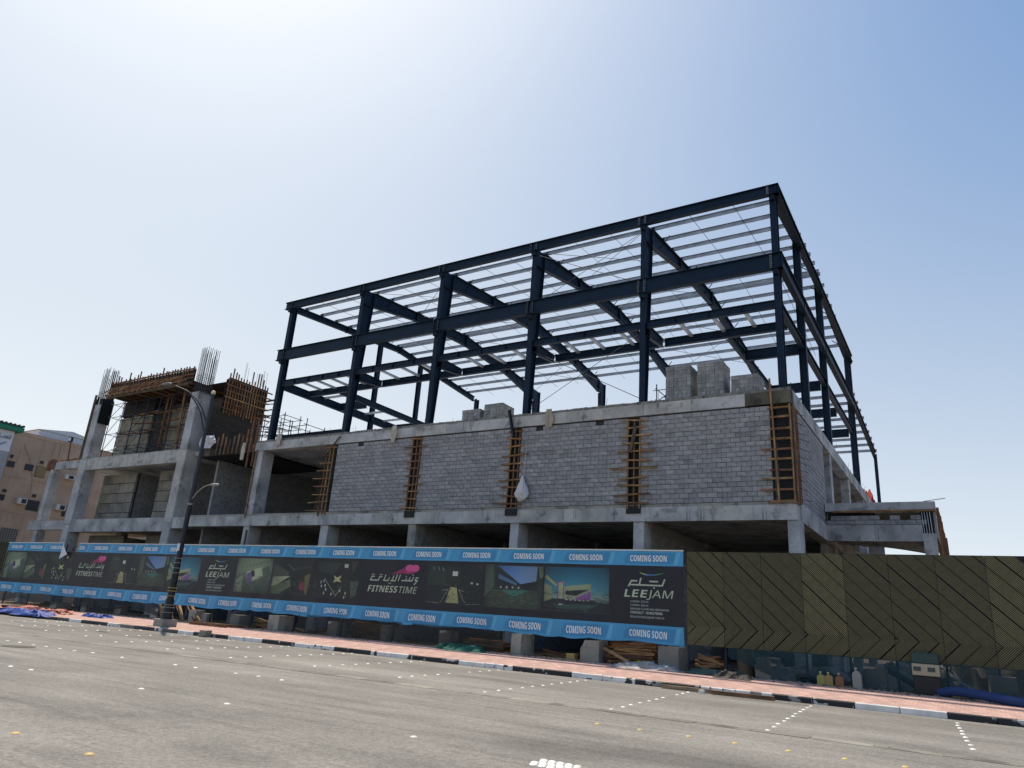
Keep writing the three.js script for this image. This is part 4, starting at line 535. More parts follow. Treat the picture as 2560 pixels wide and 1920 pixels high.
    // reception
    R(21.85, 18.95, 0.06, 0.88, (w, h) => { c.fillStyle = '#191f22'; c.fillRect(0, 0, w, h); Q('#4c5446', w, h, [[0, 0.1], [0.4, 0.35], [0.4, 0.5], [0, 0.6]]); Q('#b9bd92', w, h, [[0.04, 0.5], [0.45, 0.46], [0.1, 0.76], [0, 0.76]]); Q('#667355', w, h, [[0, 0.78], [0.45, 0.56], [0.5, 0.75], [0.2, 0.98], [0, 0.98]]); Q('#9d2a45', w, h, [[0.68, 0.64], [0.82, 0.6], [0.86, 0.86], [0.7, 0.82]]); Q('#8a7f4c', w, h, [[0.8, 0.45], [0.95, 0.36], [0.9, 0.98], [0.84, 0.9]]); for (let i = 0; i < 6; i++) S('#93a08c', 1.6, [[w * (0.5 + i * 0.08), h * (0.3 - i * 0.02)], [w * (0.53 + i * 0.08), h * (0.24 - i * 0.02)]]); S('#8d9a88', 2, [[w * 0.35, h * 0.12], [w * 0.52, h * 0.3]]); });
    // courtyard
    R(24.7, 21.95, 0.05, 0.88, (w, h) => { const g = c.createLinearGradient(0, 0, 0, h); g.addColorStop(0, '#a9b894'); g.addColorStop(1, '#34463d'); c.fillStyle = g; c.fillRect(0, 0, w, h); Q('#8c9d7b', w, h, [[0, 0], [1, 0], [1, 0.1], [0.2, 0.4], [0, 0.5]]); Q('#c1c9a4', w, h, [[0.3, 0.4], [0.7, 0.24], [0.76, 0.5], [0.36, 0.74]]); Q('#7d5d94', w, h, [[0.32, 0.45], [0.42, 0.38], [0.5, 0.66], [0.36, 0.74]]); Q('#24303a', w, h, [[0.42, 0.36], [0.5, 0.34], [0.54, 0.5], [0.46, 0.55]]); Q('#5d7160', w, h, [[0.7, 0.3], [0.9, 0.2], [1, 0.5], [0.8, 0.6]]); for (let i = 0; i < 9; i++) S('#22302a', 2.4, [[w * (0.28 + i * 0.08), h * (0.3 - i * 0.03)], [w * (0.31 + i * 0.08), h * (0.2 - i * 0.02)]]); Q('#93a584', w, h, [[0, 0.6], [0.22, 0.5], [0.24, 0.98], [0, 0.98]]); S('#c9d0b0', 3, [[w * 0.06, h * 0.7], [w * 0.2, h * 0.56], null, [w * 0.08, h * 0.9], [w * 0.22, h * 0.74]]); });
  });
  const strip = canvasTex(512, 112, (c, W, H) => { c.fillStyle = '#4197c0'; c.fillRect(0, 0, W, H); c.fillStyle = '#3486b2'; c.beginPath(); c.moveTo(70, H); c.quadraticCurveTo(60, 22, 130, 16); c.lineTo(470, 16); c.quadraticCurveTo(455, 70, 440, H - 14); c.lineTo(70, H - 14); c.fill(); c.fillStyle = '#5aa9cd'; c.beginPath(); c.moveTo(470, 10); c.lineTo(505, 10); c.lineTo(480, H - 10); c.lineTo(448, H - 10); c.fill();
    c.save(); c.translate(W / 2, H * 0.71); c.scale(0.64, 1); c.font = 'bold 62px sans-serif'; c.textAlign = 'center'; c.fillStyle = '#e9e5da'; c.fillText('COMING SOON', 0, 0); c.restore(); });
  const vinyl = (map) => std({ map, roughness: 0.5, side: THREE.DoubleSide });
  const um = vinyl(unit), sm = vinyl(strip);
  // a stretched sheet along the fence, slightly rippled; lower edge may sag between ties
  const sheetOn = (name, x0, x1, y0, y1, uOf, m, sag = 0, dz = 0.05) => { const nx = Math.max(4, Math.round((x0 - x1) / 0.22)), ny = 4, pos = [], uv = [], idx = [], c = (x0 + x1) / 2, cy = (y0 + y1) / 2, cz = fenceZ(c);
    for (let j = 0; j <= ny; j++) for (let i = 0; i <= nx; i++) { const x = x1 + (x0 - x1) * i / nx, f = j / ny, lo = 1 - f, s = sag ? -sag * Math.abs(Math.sin(x * 1.9 + Math.sin(x * 0.7) * 1.3)) * lo + 0.03 * Math.sin(x * 0.9) * lo : 0, y = y0 + (y1 - y0) * f + s; pos.push(x - c, y - cy, fenceZ(x) + dz + 0.022 * Math.sin(x * 2.3 + y * 0.8) + 0.014 * Math.sin(x * 5.1 - y * 3) + 0.05 * (fbm(x / 60 + 1, y / 6, 90, 5, 3, 801) - 0.5) + (sag ? lo * 0.06 * Math.sin(x * 3.8) : 0) - cz); uv.push(uOf(x), f); }
    for (let j = 0; j < ny; j++) for (let i = 0; i < nx; i++) { const a = j * (nx + 1) + i; idx.push(a, a + 1, a + nx + 1, a + 1, a + nx + 2, a + nx + 1); }
    const g = new THREE.BufferGeometry(); g.setAttribute('position', new THREE.Float32BufferAttribute(pos, 3)); g.setAttribute('uv', new THREE.Float32BufferAttribute(uv, 2)); g.setIndex(idx); g.computeVertexNormals(); return mesh(t, name, g, m, c, cy, cz); };
  const E0 = -3.5, E1 = -53.3, us = (x) => (x - (E0 - 1.37)) / 2.622 + 0.5;
  sheetOn('printed_panel', E0, E0 - 24.9, 1.79, 3.94, (x) => (x - (E0 - 24.9)) / 24.9, um); sheetOn('printed_panel', E0 - 24.9, E1, 1.79, 3.94, (x) => (x - (E0 - 49.8)) / 24.9, um);
  sheetOn('coming_soon_strip', E0, -44.15, 3.94, 4.5, us, sm); sheetOn('coming_soon_strip', -46.0, E1, 3.94, 4.48, us, sm); sheetOn('coming_soon_strip', E0, E1, 1.19, 1.79, us, sm, 0.06);
  for (const [a, b] of [[E0, -44.15], [-46, E1]]) { const p = V(...onFence(a, 4.515, 0.05)), q = V(...onFence(b, 4.5, 0.05)); beam(t, 'top_hem', p, q, 0.05, 0.045, M.white); }
  { const g = new THREE.BufferGeometry(), q = [[-46.0, 4.49, 0.1], [-45.8, 3.9, 0.22], [-44.75, 3.75, 0.35], [-45.3, 4.1, 0.3], [-45.75, 3.45, 0.28]].map(([x, y, d]) => onFence(x, y, d)); g.setAttribute('position', new THREE.Float32BufferAttribute([...q[0], ...q[1], ...q[3], ...q[1], ...q[2], ...q[3], ...q[1], ...q[4], ...q[2]], 3)); g.setAttribute('uv', new THREE.Float32BufferAttribute(new Array(18).fill(0), 2)); g.computeVertexNormals(); mesh(t, 'torn_flap', g, std({ color: 0xd4d4d6, side: THREE.DoubleSide, roughness: 0.6 }), 0, 0, 0, 'white back of a torn corner hanging down'); }
  for (let x = -4.2; x > E1; x -= 3.2) { const p = onFence(x, 0.3, -0.08), q = onFence(x, 4.45, -0.08); tube(t, 'post', V(...p), V(...q), 0.04, M.scaff, 6); }
  for (const y of [1.4, 2.9, 4.3]) tube(t, 'rail', V(...onFence(E0, y, -0.03)), V(...onFence(E1, y, -0.03)), 0.025, M.scaff, 5);
}
// ---------- olive hoarding on the right ----------
function clip(poly, x0, x1, y0, y1) { const cut = (ps, f, g) => { const o = []; ps.forEach((a, i) => { const b = ps[(i + 1) % ps.length], da = f(a), db = f(b); if (da >= 0) o.push(a); if (da * db < 0) { const k = da / (da - db); o.push([a[0] + (b[0] - a[0]) * k, a[1] + (b[1] - a[1]) * k]); } }); return o; }; return [(q) => q[0] - x0, (q) => x1 - q[0], (q) => q[1] - y0, (q) => y1 - q[1]].reduce((p, f) => (p.length ? cut(p, f) : p), poly); }
{
  const hatch = (dir) => { const n = 512; return tex(n, 0.52, (u, v) => { const w = dir > 0 ? u + v : u - v, q = ((w * 8) % 1 + 1) % 1, r = (((dir > 0 ? u - v : u + v) * 16) % 1 + 1) % 1, d = fbm(u, v, 6, 6, 4, 301); const k = (q < 0.42 ? 0.1 : 0.68 + (r < 0.35 ? -0.12 : 0)) + (d - 0.5) * 0.12; return [k, k * 0.985, k * 0.86]; }); };
  const hU = hatch(1), hL = hatch(-1), cols = [0x9f9b74, 0x928f6b, 0xb3ae86, 0x999570];
  const mk = (map) => cols.map((c) => std({ color: c, map, roughness: 0.7 })), mu = mk(hU), ml = mk(hL);
  const t = thing('hoarding', 'dark olive herringbone patterned metal hoarding on the right of the banner', 'hoarding', 2, 0.33, fenceZ(2)), sh = [0, 1, 1, 2, 1, 1, 3, 2, 1, 0];
  for (let k = 0; k < 10; k++) {
    const x0 = -3.38 + k * 1.33, x1 = x0 + 1.325, c = (x0 + x1) / 2, z = fenceZ(c);
    for (const [y0, y1, up, mats] of [[1.86, 4.49, false, mu], [1.22, 1.872, true, ml]]) {
      const pn = mesh(t, 'panel', box(x1 - x0, y1 - y0, 0.03).rotateY(FR), M.plyBlack, c, (y0 + y1) / 2, z - (up ? 0.04 : 0.005));
      for (let i = -12; i < 12; i++) { // diagonal ribs, 0.54 m apart along the panel
        const xa = i * 0.54 + (up ? 0.1 : 0.24) , ya = up ? y0 : y1, s = up ? 1 : -1, L = 4, w = 0.497, d = rr(-0.008, 0.008);
        const q = clip([[xa + d, ya], [xa + w + d, ya], [xa + w + L, ya + s * L], [xa + L, ya + s * L]].map((q) => [q[0] - 0, q[1]]), x0 + 0.004, x1 - 0.004, y0 + 0.006, y1 - 0.006); if (q.length < 3) continue;
        const area = Math.abs(q.reduce((a, p, j) => { const b = q[(j + 1) % q.length]; return a + p[0] * b[1] - b[0] * p[1]; }, 0)) / 2; if (area < 0.004) continue;
        const g = prism(q.map((p) => [p[0] - c, p[1] - (y0 + y1) / 2]), 0.022, k * 0.13); g.rotateY(FR); mesh(pn, 'rib', g, mats[up ? (sh[k] + 2) % 4 : sh[k]], c, (y0 + y1) / 2, z + 0.022 + rr(0, 0.003));
      }
    }
    tube(t, 'post', V(...onFence(x0, 0.3, -0.1)), V(...onFence(x0, 4.45, -0.1)), 0.04, M.scaff, 6);
  }
  const l = thing('hoarding', 'short dark olive hoarding at the far left end of the banner', 'hoarding', -57, 0.33, fenceZ(-57)); for (let k = 0; k < 4; k++) { const x = -54.1 - k * 1.33, p = mesh(l, 'panel', box(1.325, 3.3, 0.03), mu[k % 4], x, 2.86, fenceZ(x)); for (let i = 0; i < 6; i++) mesh(p, 'rib', box(0.06, 3.28, 0.03), M.plyBlack, x - 0.55 + i * 0.22, 2.86, fenceZ(x) + 0.025); }
}
// ---------- netting skirt ----------
{
  const net = (c, o) => std({ color: c, transparent: true, opacity: o, roughness: 0.95, side: THREE.DoubleSide });
  const skirt = (label, x0, x1, y1, c, o, f) => { const nx = 40, ny = 6, g = new THREE.PlaneGeometry(1, 1, nx, ny), p = g.attributes.position, s = Math.floor(rnd() * 99), cx = (x0 + x1) / 2, cz = fenceZ(cx); for (let i = 0; i < p.count; i++) { const u = p.getX(i) + 0.5, v = p.getY(i) + 0.5, x = x0 + (x1 - x0) * u, n = fbm(u, v, 7, 4, 4, s); const lo = 0.35 + (f ? f(u) : 0); p.setXYZ(i, x - cx, lo + (y1 - lo) * v, fenceZ(x) + 0.1 + (n - 0.5) * 0.25 + (1 - v) * 0.12 - cz); } g.computeVertexNormals(); return tag(mesh(scene, 'netting', g, net(c, o), cx, 0, cz), label, 'netting', null); };
  for (const a of [['dark green netting hanging below the right hoarding to the pavement edge', 9, -0.5, 1.25, 0x1d3a40, 0.62], ['torn green netting hanging in front of a concrete block below the hoarding', -0.5, -1.9, 1.22, 0x1d3f42, 0.55, (u) => 0.1 + 0.5 * u], ['brownish netting below the middle of the banner', -11.0, -23.0, 1.2, 0x3a3a33, 0.5], ['dark netting sagging below the left end of the banner', -33.5, -52, 1.15, 0x2b3230, 0.55, (u) => 0.1 + 0.35 * Math.sin(u * 9) ** 2]]) { const o = skirt(...a); delete o.userData.group; }
}

// ---------- concrete ballast blocks under the fence ----------
function lump(w, h, d, k, s, n = 5) { // rough block: subdivided box pushed about by noise, chipped corners
  const g = new THREE.BoxGeometry(w, h, d, n, n, n), p = g.attributes.position;
  for (let i = 0; i < p.count; i++) { const x = p.getX(i), y = p.getY(i), z = p.getZ(i), c = Math.max(0, Math.abs(x / w) + Math.abs(y / h) + Math.abs(z / d) - 1.1), a = (q) => fbm(x / 3 + q * 0.31 + 0.5, y / 3 + z / 4 + 0.5, 6, 6, 4, s + q) - 0.5; p.setXYZ(i, x * (1 - c * 0.22 * k * 4) + a(1) * k, y * (1 - c * 0.22 * k * 4) + a(2) * k, z * (1 - c * 0.22 * k * 4) + a(3) * k); }
  return metricUV(g, s * 0.3, s * 0.7);
}
{
  const L = [[-45.68, -44.97, 1.0, 0.75, 'concrete ballast block with a pale left face, leftmost under the banner'], [-42.08, -41.51, 1.0, 0.8, 'concrete ballast block with a pale left face, second from the left under the banner'], [-38.5, -37.8, 0.5, 0.9, 'grey-green ballast block behind netting left of the lamp plinth'], [-34.9, -34.2, 0.5, 0.9, 'grey-green ballast block behind netting just left of the leaning planks'], [-31.43, -30.85, 0.6, 0.98, 'pale concrete ballast block right of the street lamp, taller of two'], [-30.32, -29.9, 0.4, 0.85, 'small concrete ballast block right of the street lamp, shorter of two'], [-27.95, -27.2, 0.7, 0.92, 'dark ballast block behind the wooden pallet'], [-25.04, -24.24, 1.0, 1.05, 'pale concrete ballast block with a deep dark side, right of the pallet'], [-20.9, -20.3, 0.6, 0.98, 'ballast block seen through brown netting left of the timber pile'], [-17.6, -17.05, 0.62, 1.03, 'ballast block seen through brown netting right of the timber pile'], [-14.3, -13.7, 0.62, 1.0, 'dark ballast block left of the fallen green net'], [-10.66, -10.18, 1.05, 1.12, 'pale narrow ballast block with a dark side, right of the fallen green net'], [-7.58, -6.81, 0.95, 1.1, 'ballast block with a broken off upper left corner'], [-4.43, -3.65, 1.1, 1.1, 'pale ballast block under the right end of the banner'], [-1.02, -0.34, 0.85, 1.0, 'ballast block half behind netting next to the brown drum'], [2.31, 2.93, 0.7, 0.98, 'ballast block behind netting right of the plastic cans'], [5.64, 6.3, 0.8, 1.03, 'ballast block behind netting beside the blue hose']];
  const mm = [conc(0xd3cdbf), conc(0xc2bdb2), conc(0xb3aea4), conc(0xdcd5c6)];
  L.forEach(([x0, x1, d, top, label], i) => { const c = (x0 + x1) / 2, h = top - 0.3, z = fenceZ(c) + 0.12; const g = lump(x1 - x0, h, d, 0.035, i * 3 + 1); if (i === 12) { const p = g.attributes.position; for (let q = 0; q < p.count; q++) if (p.getX(q) < -0.15 && p.getY(q) > 0.1) p.setXYZ(q, p.getX(q) + 0.12 * (p.getY(q) + 0.1) / 0.4, p.getY(q) - 0.02, p.getZ(q)); g.computeVertexNormals(); } g.rotateY(rr(-0.06, 0.06)); tag(mesh(scene, 'ballast_block', g, mm[i % 4], c, 0.3 + h / 2, z - d / 2), label, 'concrete block', 'ballast blocks along the fence'); });
}
// ---------- timber and debris along the fence ----------
function pile(label, x, z, n, L, o = {}) {
  const t = thing('timber_pile', label, 'timber', x, 0.33, z, 'timber left along the fence');
  for (let i = 0; i < n; i++) { const r = Math.floor(i / (o.w ?? 4)), y = 0.37 + r * (o.h ?? 0.09), dz = (i % (o.w ?? 4)) * 0.17, l = L * rr(0.7, 1.05), c = x + rr(-0.15, 0.15), k = rr(-0.06, 0.06) * (o.mess ?? 1), q = rr(-0.05, 0.05) * (o.mess ?? 1); beam(t, 'plank', V(c - l / 2, y - k, z - dz - q), V(c + l / 2, y + k, z - dz + q), rr(0.1, 0.16), rr(0.05, 0.085), pick(o.m ?? [...M.woods, ...M.woodRed])); }
  return t;
}
pile('neat stack of brown timber between the broken block and the banner end', -5.6, 2.9, 36, 2.1);
{ const t = pile('heap of short sawn timber ends under the left edge of the hoarding', -2.75, 2.9, 22, 0.9, { w: 4, mess: 2.2 }); beam(t, 'plank', V(-6.6, 0.85, 3.2), V(-5.2, 0.36, 3.6), 0.1, 0.1, M.woods[4]); }
pile('low pile of yellowish planks behind the fallen green net', -12.3, 2.8, 18, 2.2); pile('long stack of reddish timber behind brown netting', -19.1, 2.7, 30, 2.4, { m: [...M.woodRed, M.woods[5]] }); pile('messy pile of long poles left of the dark-sided block', -26.3, 2.6, 22, 2.2, { mess: 3, h: 0.06, m: [M.woods[4], M.woods[2], M.woodGrey[2]] }); pile('scattered planks right of the dark-sided block', -22.9, 2.9, 8, 1.7, { mess: 3, h: 0.05, m: M.woodGrey }); pile('dark pile of boards at the far left behind the netting', -49, 2.2, 16, 3, { m: M.woodGrey }); pile('loose sticks and boards behind the small box', -9.0, 2.2, 10, 1.8, { mess: 3, h: 0.04, m: [...M.woodGrey, ...M.woodRed] });
{ const t = thing('leaning_planks', 'long planks leaning against the fence beside the street lamp', 'planks', -33, 0.34, 3.4); for (let i = 0; i < 7; i++) { const x = -35 + i * 0.5 + rr(-0.1, 0.1); beam(t, 'plank', V(x + 1.5 + rr(0, 0.4), 0.4, 3.9 + rr(-0.2, 0.2)), V(x - 0.2, 1.45 + rr(-0.1, 0.2), 3.3), 0.14, 0.05, pick([M.woodRed[2], M.woodGrey[2], M.woods[4], M.woodGrey[1]])); } }
{ const t = thing('wooden_pallet', 'flat wooden pallet lying on the pavement right of the street lamp', 'pallet', -27.4, 0.3, 4.6); for (let i = 0; i < 7; i++) beam(t, 'deck_board', V(-29.3 + i * 0.42, 0.42 + i * 0.003, 5.1), V(-28.7 + i * 0.42, 0.42 + i * 0.003, 4.0), 0.12, 0.03, pick([M.woods[4], M.woods[0], M.woodGrey[2]])); for (const k of [0, 0.5, 1]) beam(t, 'runner', V(-29.4 + 0.55 * k, 0.35, 5.0 - k * 0.9), V(-26.4 + 0.55 * k, 0.35, 5.0 - k * 0.9), 0.08, 0.1, M.woods[5]); }
{ const a = V(-2.7, 0.06, kerbZ(-2.7) + 0.32), b = V(0.55, 0.06, kerbZ(0.55) + 0.42), c = mid(a, b), g = bar(a, c, 0.14, 0.09); const t = thing('kerb_plank', 'two long weathered planks lying end to end in the gutter against the kerb', 'plank', c.x, 0, c.z); beam(t, 'plank', a, V(-0.95, 0.06, kerbZ(-0.95) + 0.36), 0.12, 0.1, M.woodGrey[2]); beam(t, 'plank', V(-1.15, 0.055, kerbZ(-1.15) + 0.48), b, 0.12, 0.1, M.woods[5]); }
const stone = (label, x, y, z, s, m) => tag(mesh(scene, 'stone', lump(s, s * 0.62, s * 0.8, s * 0.35, Math.floor(x * 7) + 300, 4), m, x, y + s * 0.28, z), label, 'stone');
stone('rough whitish stone lying against the black kerb right of the lamp', -23.5, 0.02, 8.3, 0.42, conc(0xd9d0bd)); stone('small white stone on the road beside the kerb planks', -1.4, 0.0, kerbZ(-1.4) + 0.62, 0.16, M.white);
tag(mesh(scene, 'scrap_stick', bar(V(-13.0, 0.2, 6.2), V(-12.4, 0.21, 6.25), 0.05, 0.03), M.woodRed[1], -16.6, 0.245, 5.2), 'short reddish stick lying on the pavement left of the green net', 'stick');
tag(mesh(scene, 'cardboard_box', cham(0.36, 0.22, 0.3, 0.01), plain(0xa98f55), -8.0, 0.44, 3.15), 'small tan box on the ground left of the broken block', 'box');
function heap(name, label, cat, m, x, y, z, w, d, h, s, group) { const g = new THREE.PlaneGeometry(w, d, 44, 24), p = g.attributes.position; for (let i = 0; i < p.count; i++) { const u = p.getX(i) / w + 0.5, v = p.getY(i) / d + 0.5, e = Math.min(u, 1 - u, v, 1 - v), r = ss(0, 0.22, e), n = fbm(u, v, 7, 5, 5, s), f = Math.abs(fbm(u, v, 11, 7, 3, s + 9) - 0.5) * 1.6; p.setZ(i, r * h * (0.15 + n * 0.9 + f * 0.7) + 0.004); p.setX(i, p.getX(i) + (n - 0.5) * w * 0.18); p.setY(i, p.getY(i) + (fbm(u, v, 6, 6, 3, s + 4) - 0.5) * d * 0.45); } g.rotateX(-Math.PI / 2); g.computeVertexNormals(); const o = mesh(scene, name, g, m, x, y, z); o.material.side = THREE.DoubleSide; return tag(o, label, cat, group); }
heap('fallen_net', 'dark green net collapsed onto the pavement', 'netting', plain(0x1f5a4c, 0.9), -12.6, 0.29, 4.15, 2.6, 0.7, 0.3, 401);
heap('plastic_sheeting', 'grey crumpled plastic sheeting at the foot of the banner end block', 'plastic sheet', plain(0x8d9092, 0.5), -4.6, 0.3, 4.0, 2.6, 0.6, 0.26, 411); heap('tarpaulin', 'dark green tarpaulin strip lying along the pavement edge under the hoarding', 'tarpaulin', plain(0x24423f, 0.6), -2.1, 0.3, 3.85, 2.4, 0.55, 0.22, 421); heap('rubber_mat', 'curled dark brown mat on the pavement below the brown drum', 'mat', plain(0x3f3b33, 0.8), -1.5, 0.28, 4.2, 1.3, 0.6, 0.22, 431); heap('safety_vest', 'crumpled fluorescent yellow vest beside the timber stack', 'vest', plain(0xc9e03a, 0.8), -5.0, 0.33, 3.6, 0.42, 0.3, 0.2, 441); heap('rag_heap', 'blue and white cloth beside the fluorescent vest', 'cloth', plain(0x9fb0c4, 0.8), -4.6, 0.33, 3.55, 0.36, 0.3, 0.16, 451);
// tarpaulins at the far left
for (const [label, c, x, z, w, d, h, s] of [['blue tarpaulin spilled over the far left end of the kerb', 0x2a4690, -39.4, 8.5, 6.5, 1.3, 0.34, 461], ['orange-red tarpaulin behind the blue one at the far left', 0xb5705e, -41.0, 6.9, 8, 1.5, 0.4, 471], ['second blue tarpaulin at the right end of the orange one', 0x2d4a8c, -35.4, 6.5, 2.8, 0.9, 0.34, 481], ['pale red tarpaulin at the left edge of the picture', 0xc08f80, -44.4, 8.3, 4, 1.6, 0.4, 491]]) heap('tarpaulin', label, 'tarpaulin', plain(c, 0.55), x, 0.1, z, w, d, h, s, 'tarpaulins heaped at the left end of the kerb');
{ const t = thing('drum', 'tall brown steel drum behind the tarpaulin under the hoarding', 'drum', -1.45, 0.33, 2.75); mesh(t, 'body', new THREE.LatheGeometry([[0, 0], [0.28, 0], [0.29, 0.02], [0.285, 0.3], [0.3, 0.31], [0.285, 0.32], [0.285, 0.6], [0.3, 0.61], [0.285, 0.62], [0.285, 0.9], [0.29, 0.92], [0.27, 0.93], [0, 0.92]].map((q) => new THREE.Vector2(...q)), 24), plain(0x5a4a3d, 0.7), -1.45, 0.33, 2.75); mesh(t, 'lid_ring', new THREE.TorusGeometry(0.285, 0.015, 6, 24).rotateX(Math.PI / 2), plain(0x4a3d33, 0.6), -1.45, 1.25, 2.75); }
function can(label, x, c, w = 0.24, h = 0.34) { const z = 3.45, t = thing('plastic_can', label, 'plastic can', x, 0.33, z, 'plastic cans under the hoarding'); const m = plain(c, 0.45); mesh(t, 'body', prism([[-w / 2, 0], [w / 2, 0], [w / 2, h * 0.72], [w * 0.3, h * 0.9], [-w * 0.12, h * 0.96], [-w * 0.42, h * 0.84], [-w / 2, h * 0.72]], w * 0.8), m, x, 0.33, z); mesh(t, 'neck', new THREE.CylinderGeometry(0.03, 0.035, 0.06, 10), m, x - w * 0.1, 0.34 + h * 0.98, z); mesh(t, 'cap', new THREE.CylinderGeometry(0.036, 0.036, 0.035, 10), plain(0xb9b49c, 0.5), x - w * 0.1, 0.34 + h * 0.98 + 0.045, z); }
can('pale yellow plastic can, leftmost of three under the hoarding', 1.1, 0x8f8a48); can('cream and yellow plastic can, middle of three under the hoarding', 1.33, 0x8f7c48); can('amber brown plastic can, rightmost of three under the hoarding', 1.64, 0x7c5230); can('tall white plastic can left of a netted ballast block', 2.15, 0x858882, 0.26, 0.55);
{ const t = thing('tyre', 'worn black tyre lying under the hoarding left of the plastic cans', 'tyre', 0.55, 0.33, 3.0); mesh(t, 'tread', new THREE.TorusGeometry(0.26, 0.09, 10, 28).rotateX(Math.PI / 2 - 0.25), M.black, 0.55, 0.46, 3.0); }
{ const t = thing('generator_box', 'cream metal box with a dark lower half behind the netting', 'generator', 4.05, 0.33, 2.6); mesh(t, 'lower_case', cham(0.72, 0.52, 0.8, 0.02), plain(0x151a1c, 0.6), 4.05, 0.6, 2.85); mesh(t, 'upper_case', cham(0.74, 0.34, 0.82, 0.02), plain(0xa59d84, 0.6), 4.05, 1.04, 2.85); for (const x of [3.82, 4.2]) mesh(t, 'vent', box(0.2, 0.12, 0.02), plain(0x3a4340, 0.6), x, 1.06, 3.27); mesh(t, 'top_case', cham(0.72, 0.3, 0.8, 0.02), plain(0x24413d, 0.6), 4.05, 1.37, 2.85); }
{ const c = new THREE.CatmullRomCurve3([V(4.35, 0.42, 3.2), V(4.75, 0.52, 3.5), V(5.4, 0.5, 3.75), V(6.3, 0.42, 4.0), V(7.4, 0.42, 4.25), V(9, 0.42, 4.4)]); tag(mesh(scene, 'flat_hose', new THREE.TubeGeometry(c, 40, 0.13, 12), plain(0x1c3566, 0.85)), 'thick blue hose lying on the pavement at the right edge', 'hose'); }
{ const c = new THREE.CatmullRomCurve3([V(2.9, 0.95, 2.2), V(3.3, 0.75, 2.3), V(3.75, 0.5, 2.4)]); tag(mesh(scene, 'black_pipe', new THREE.TubeGeometry(c, 16, 0.11, 10), plain(0x14181c, 0.5)), 'thick black pipe sloping down behind the netting', 'pipe'); }
const rubbleM = std({ color: 0xcabfa9, map: sandTex, roughness: 1 });
for (const [label, x, z, w, d, h, s, m] of [['yellowish sand heap behind the fence at the far right', 6.2, -2.5, 6, 4, 1.6, 501, rubbleM], ['grey rubble heap behind the fence right of the black pipe', 3.4, 0.6, 4, 2, 0.8, 511, M.concOld], ['low rubble heap behind the fence under the hoarding', -0.2, 1.2, 4, 1.6, 0.5, 521, M.concOld]]) heap('rubble_heap', label, 'rubble', m, x, 0.32, z, w, d, h, s);
{ // countless chips along the pavement's back edge
  const g = new THREE.IcosahedronGeometry(0.03, 0), im = new THREE.InstancedMesh(g, M.concOld, 900), q = new THREE.Matrix4(), c = new THREE.Color(); for (let i = 0; i < 900; i++) { const x = rr(-40, 9), z = fenceZ(x) + 0.25 + Math.pow(rnd(), 2) * 0.8, s = rr(0.3, 1.5); q.compose(V(x, 0.335 - (z - fenceZ(x) - 0.35) * 0.04 + 0.01, z), new THREE.Quaternion().setFromEuler(new THREE.Euler(rr(0, 6), rr(0, 6), 0)), V(s, s * 0.7, s)); im.setMatrixAt(i, q); c.setHSL(0.09, rr(0.05, 0.3), rr(0.15, 0.8)); im.setColorAt(i, c); } im.name = numbered('litter_chips'); im.castShadow = im.receiveShadow = true; im.userData = { kind: 'stuff', label: 'small chips and litter along the back edge of the pavement', category: 'litter' }; scene.add(im); }
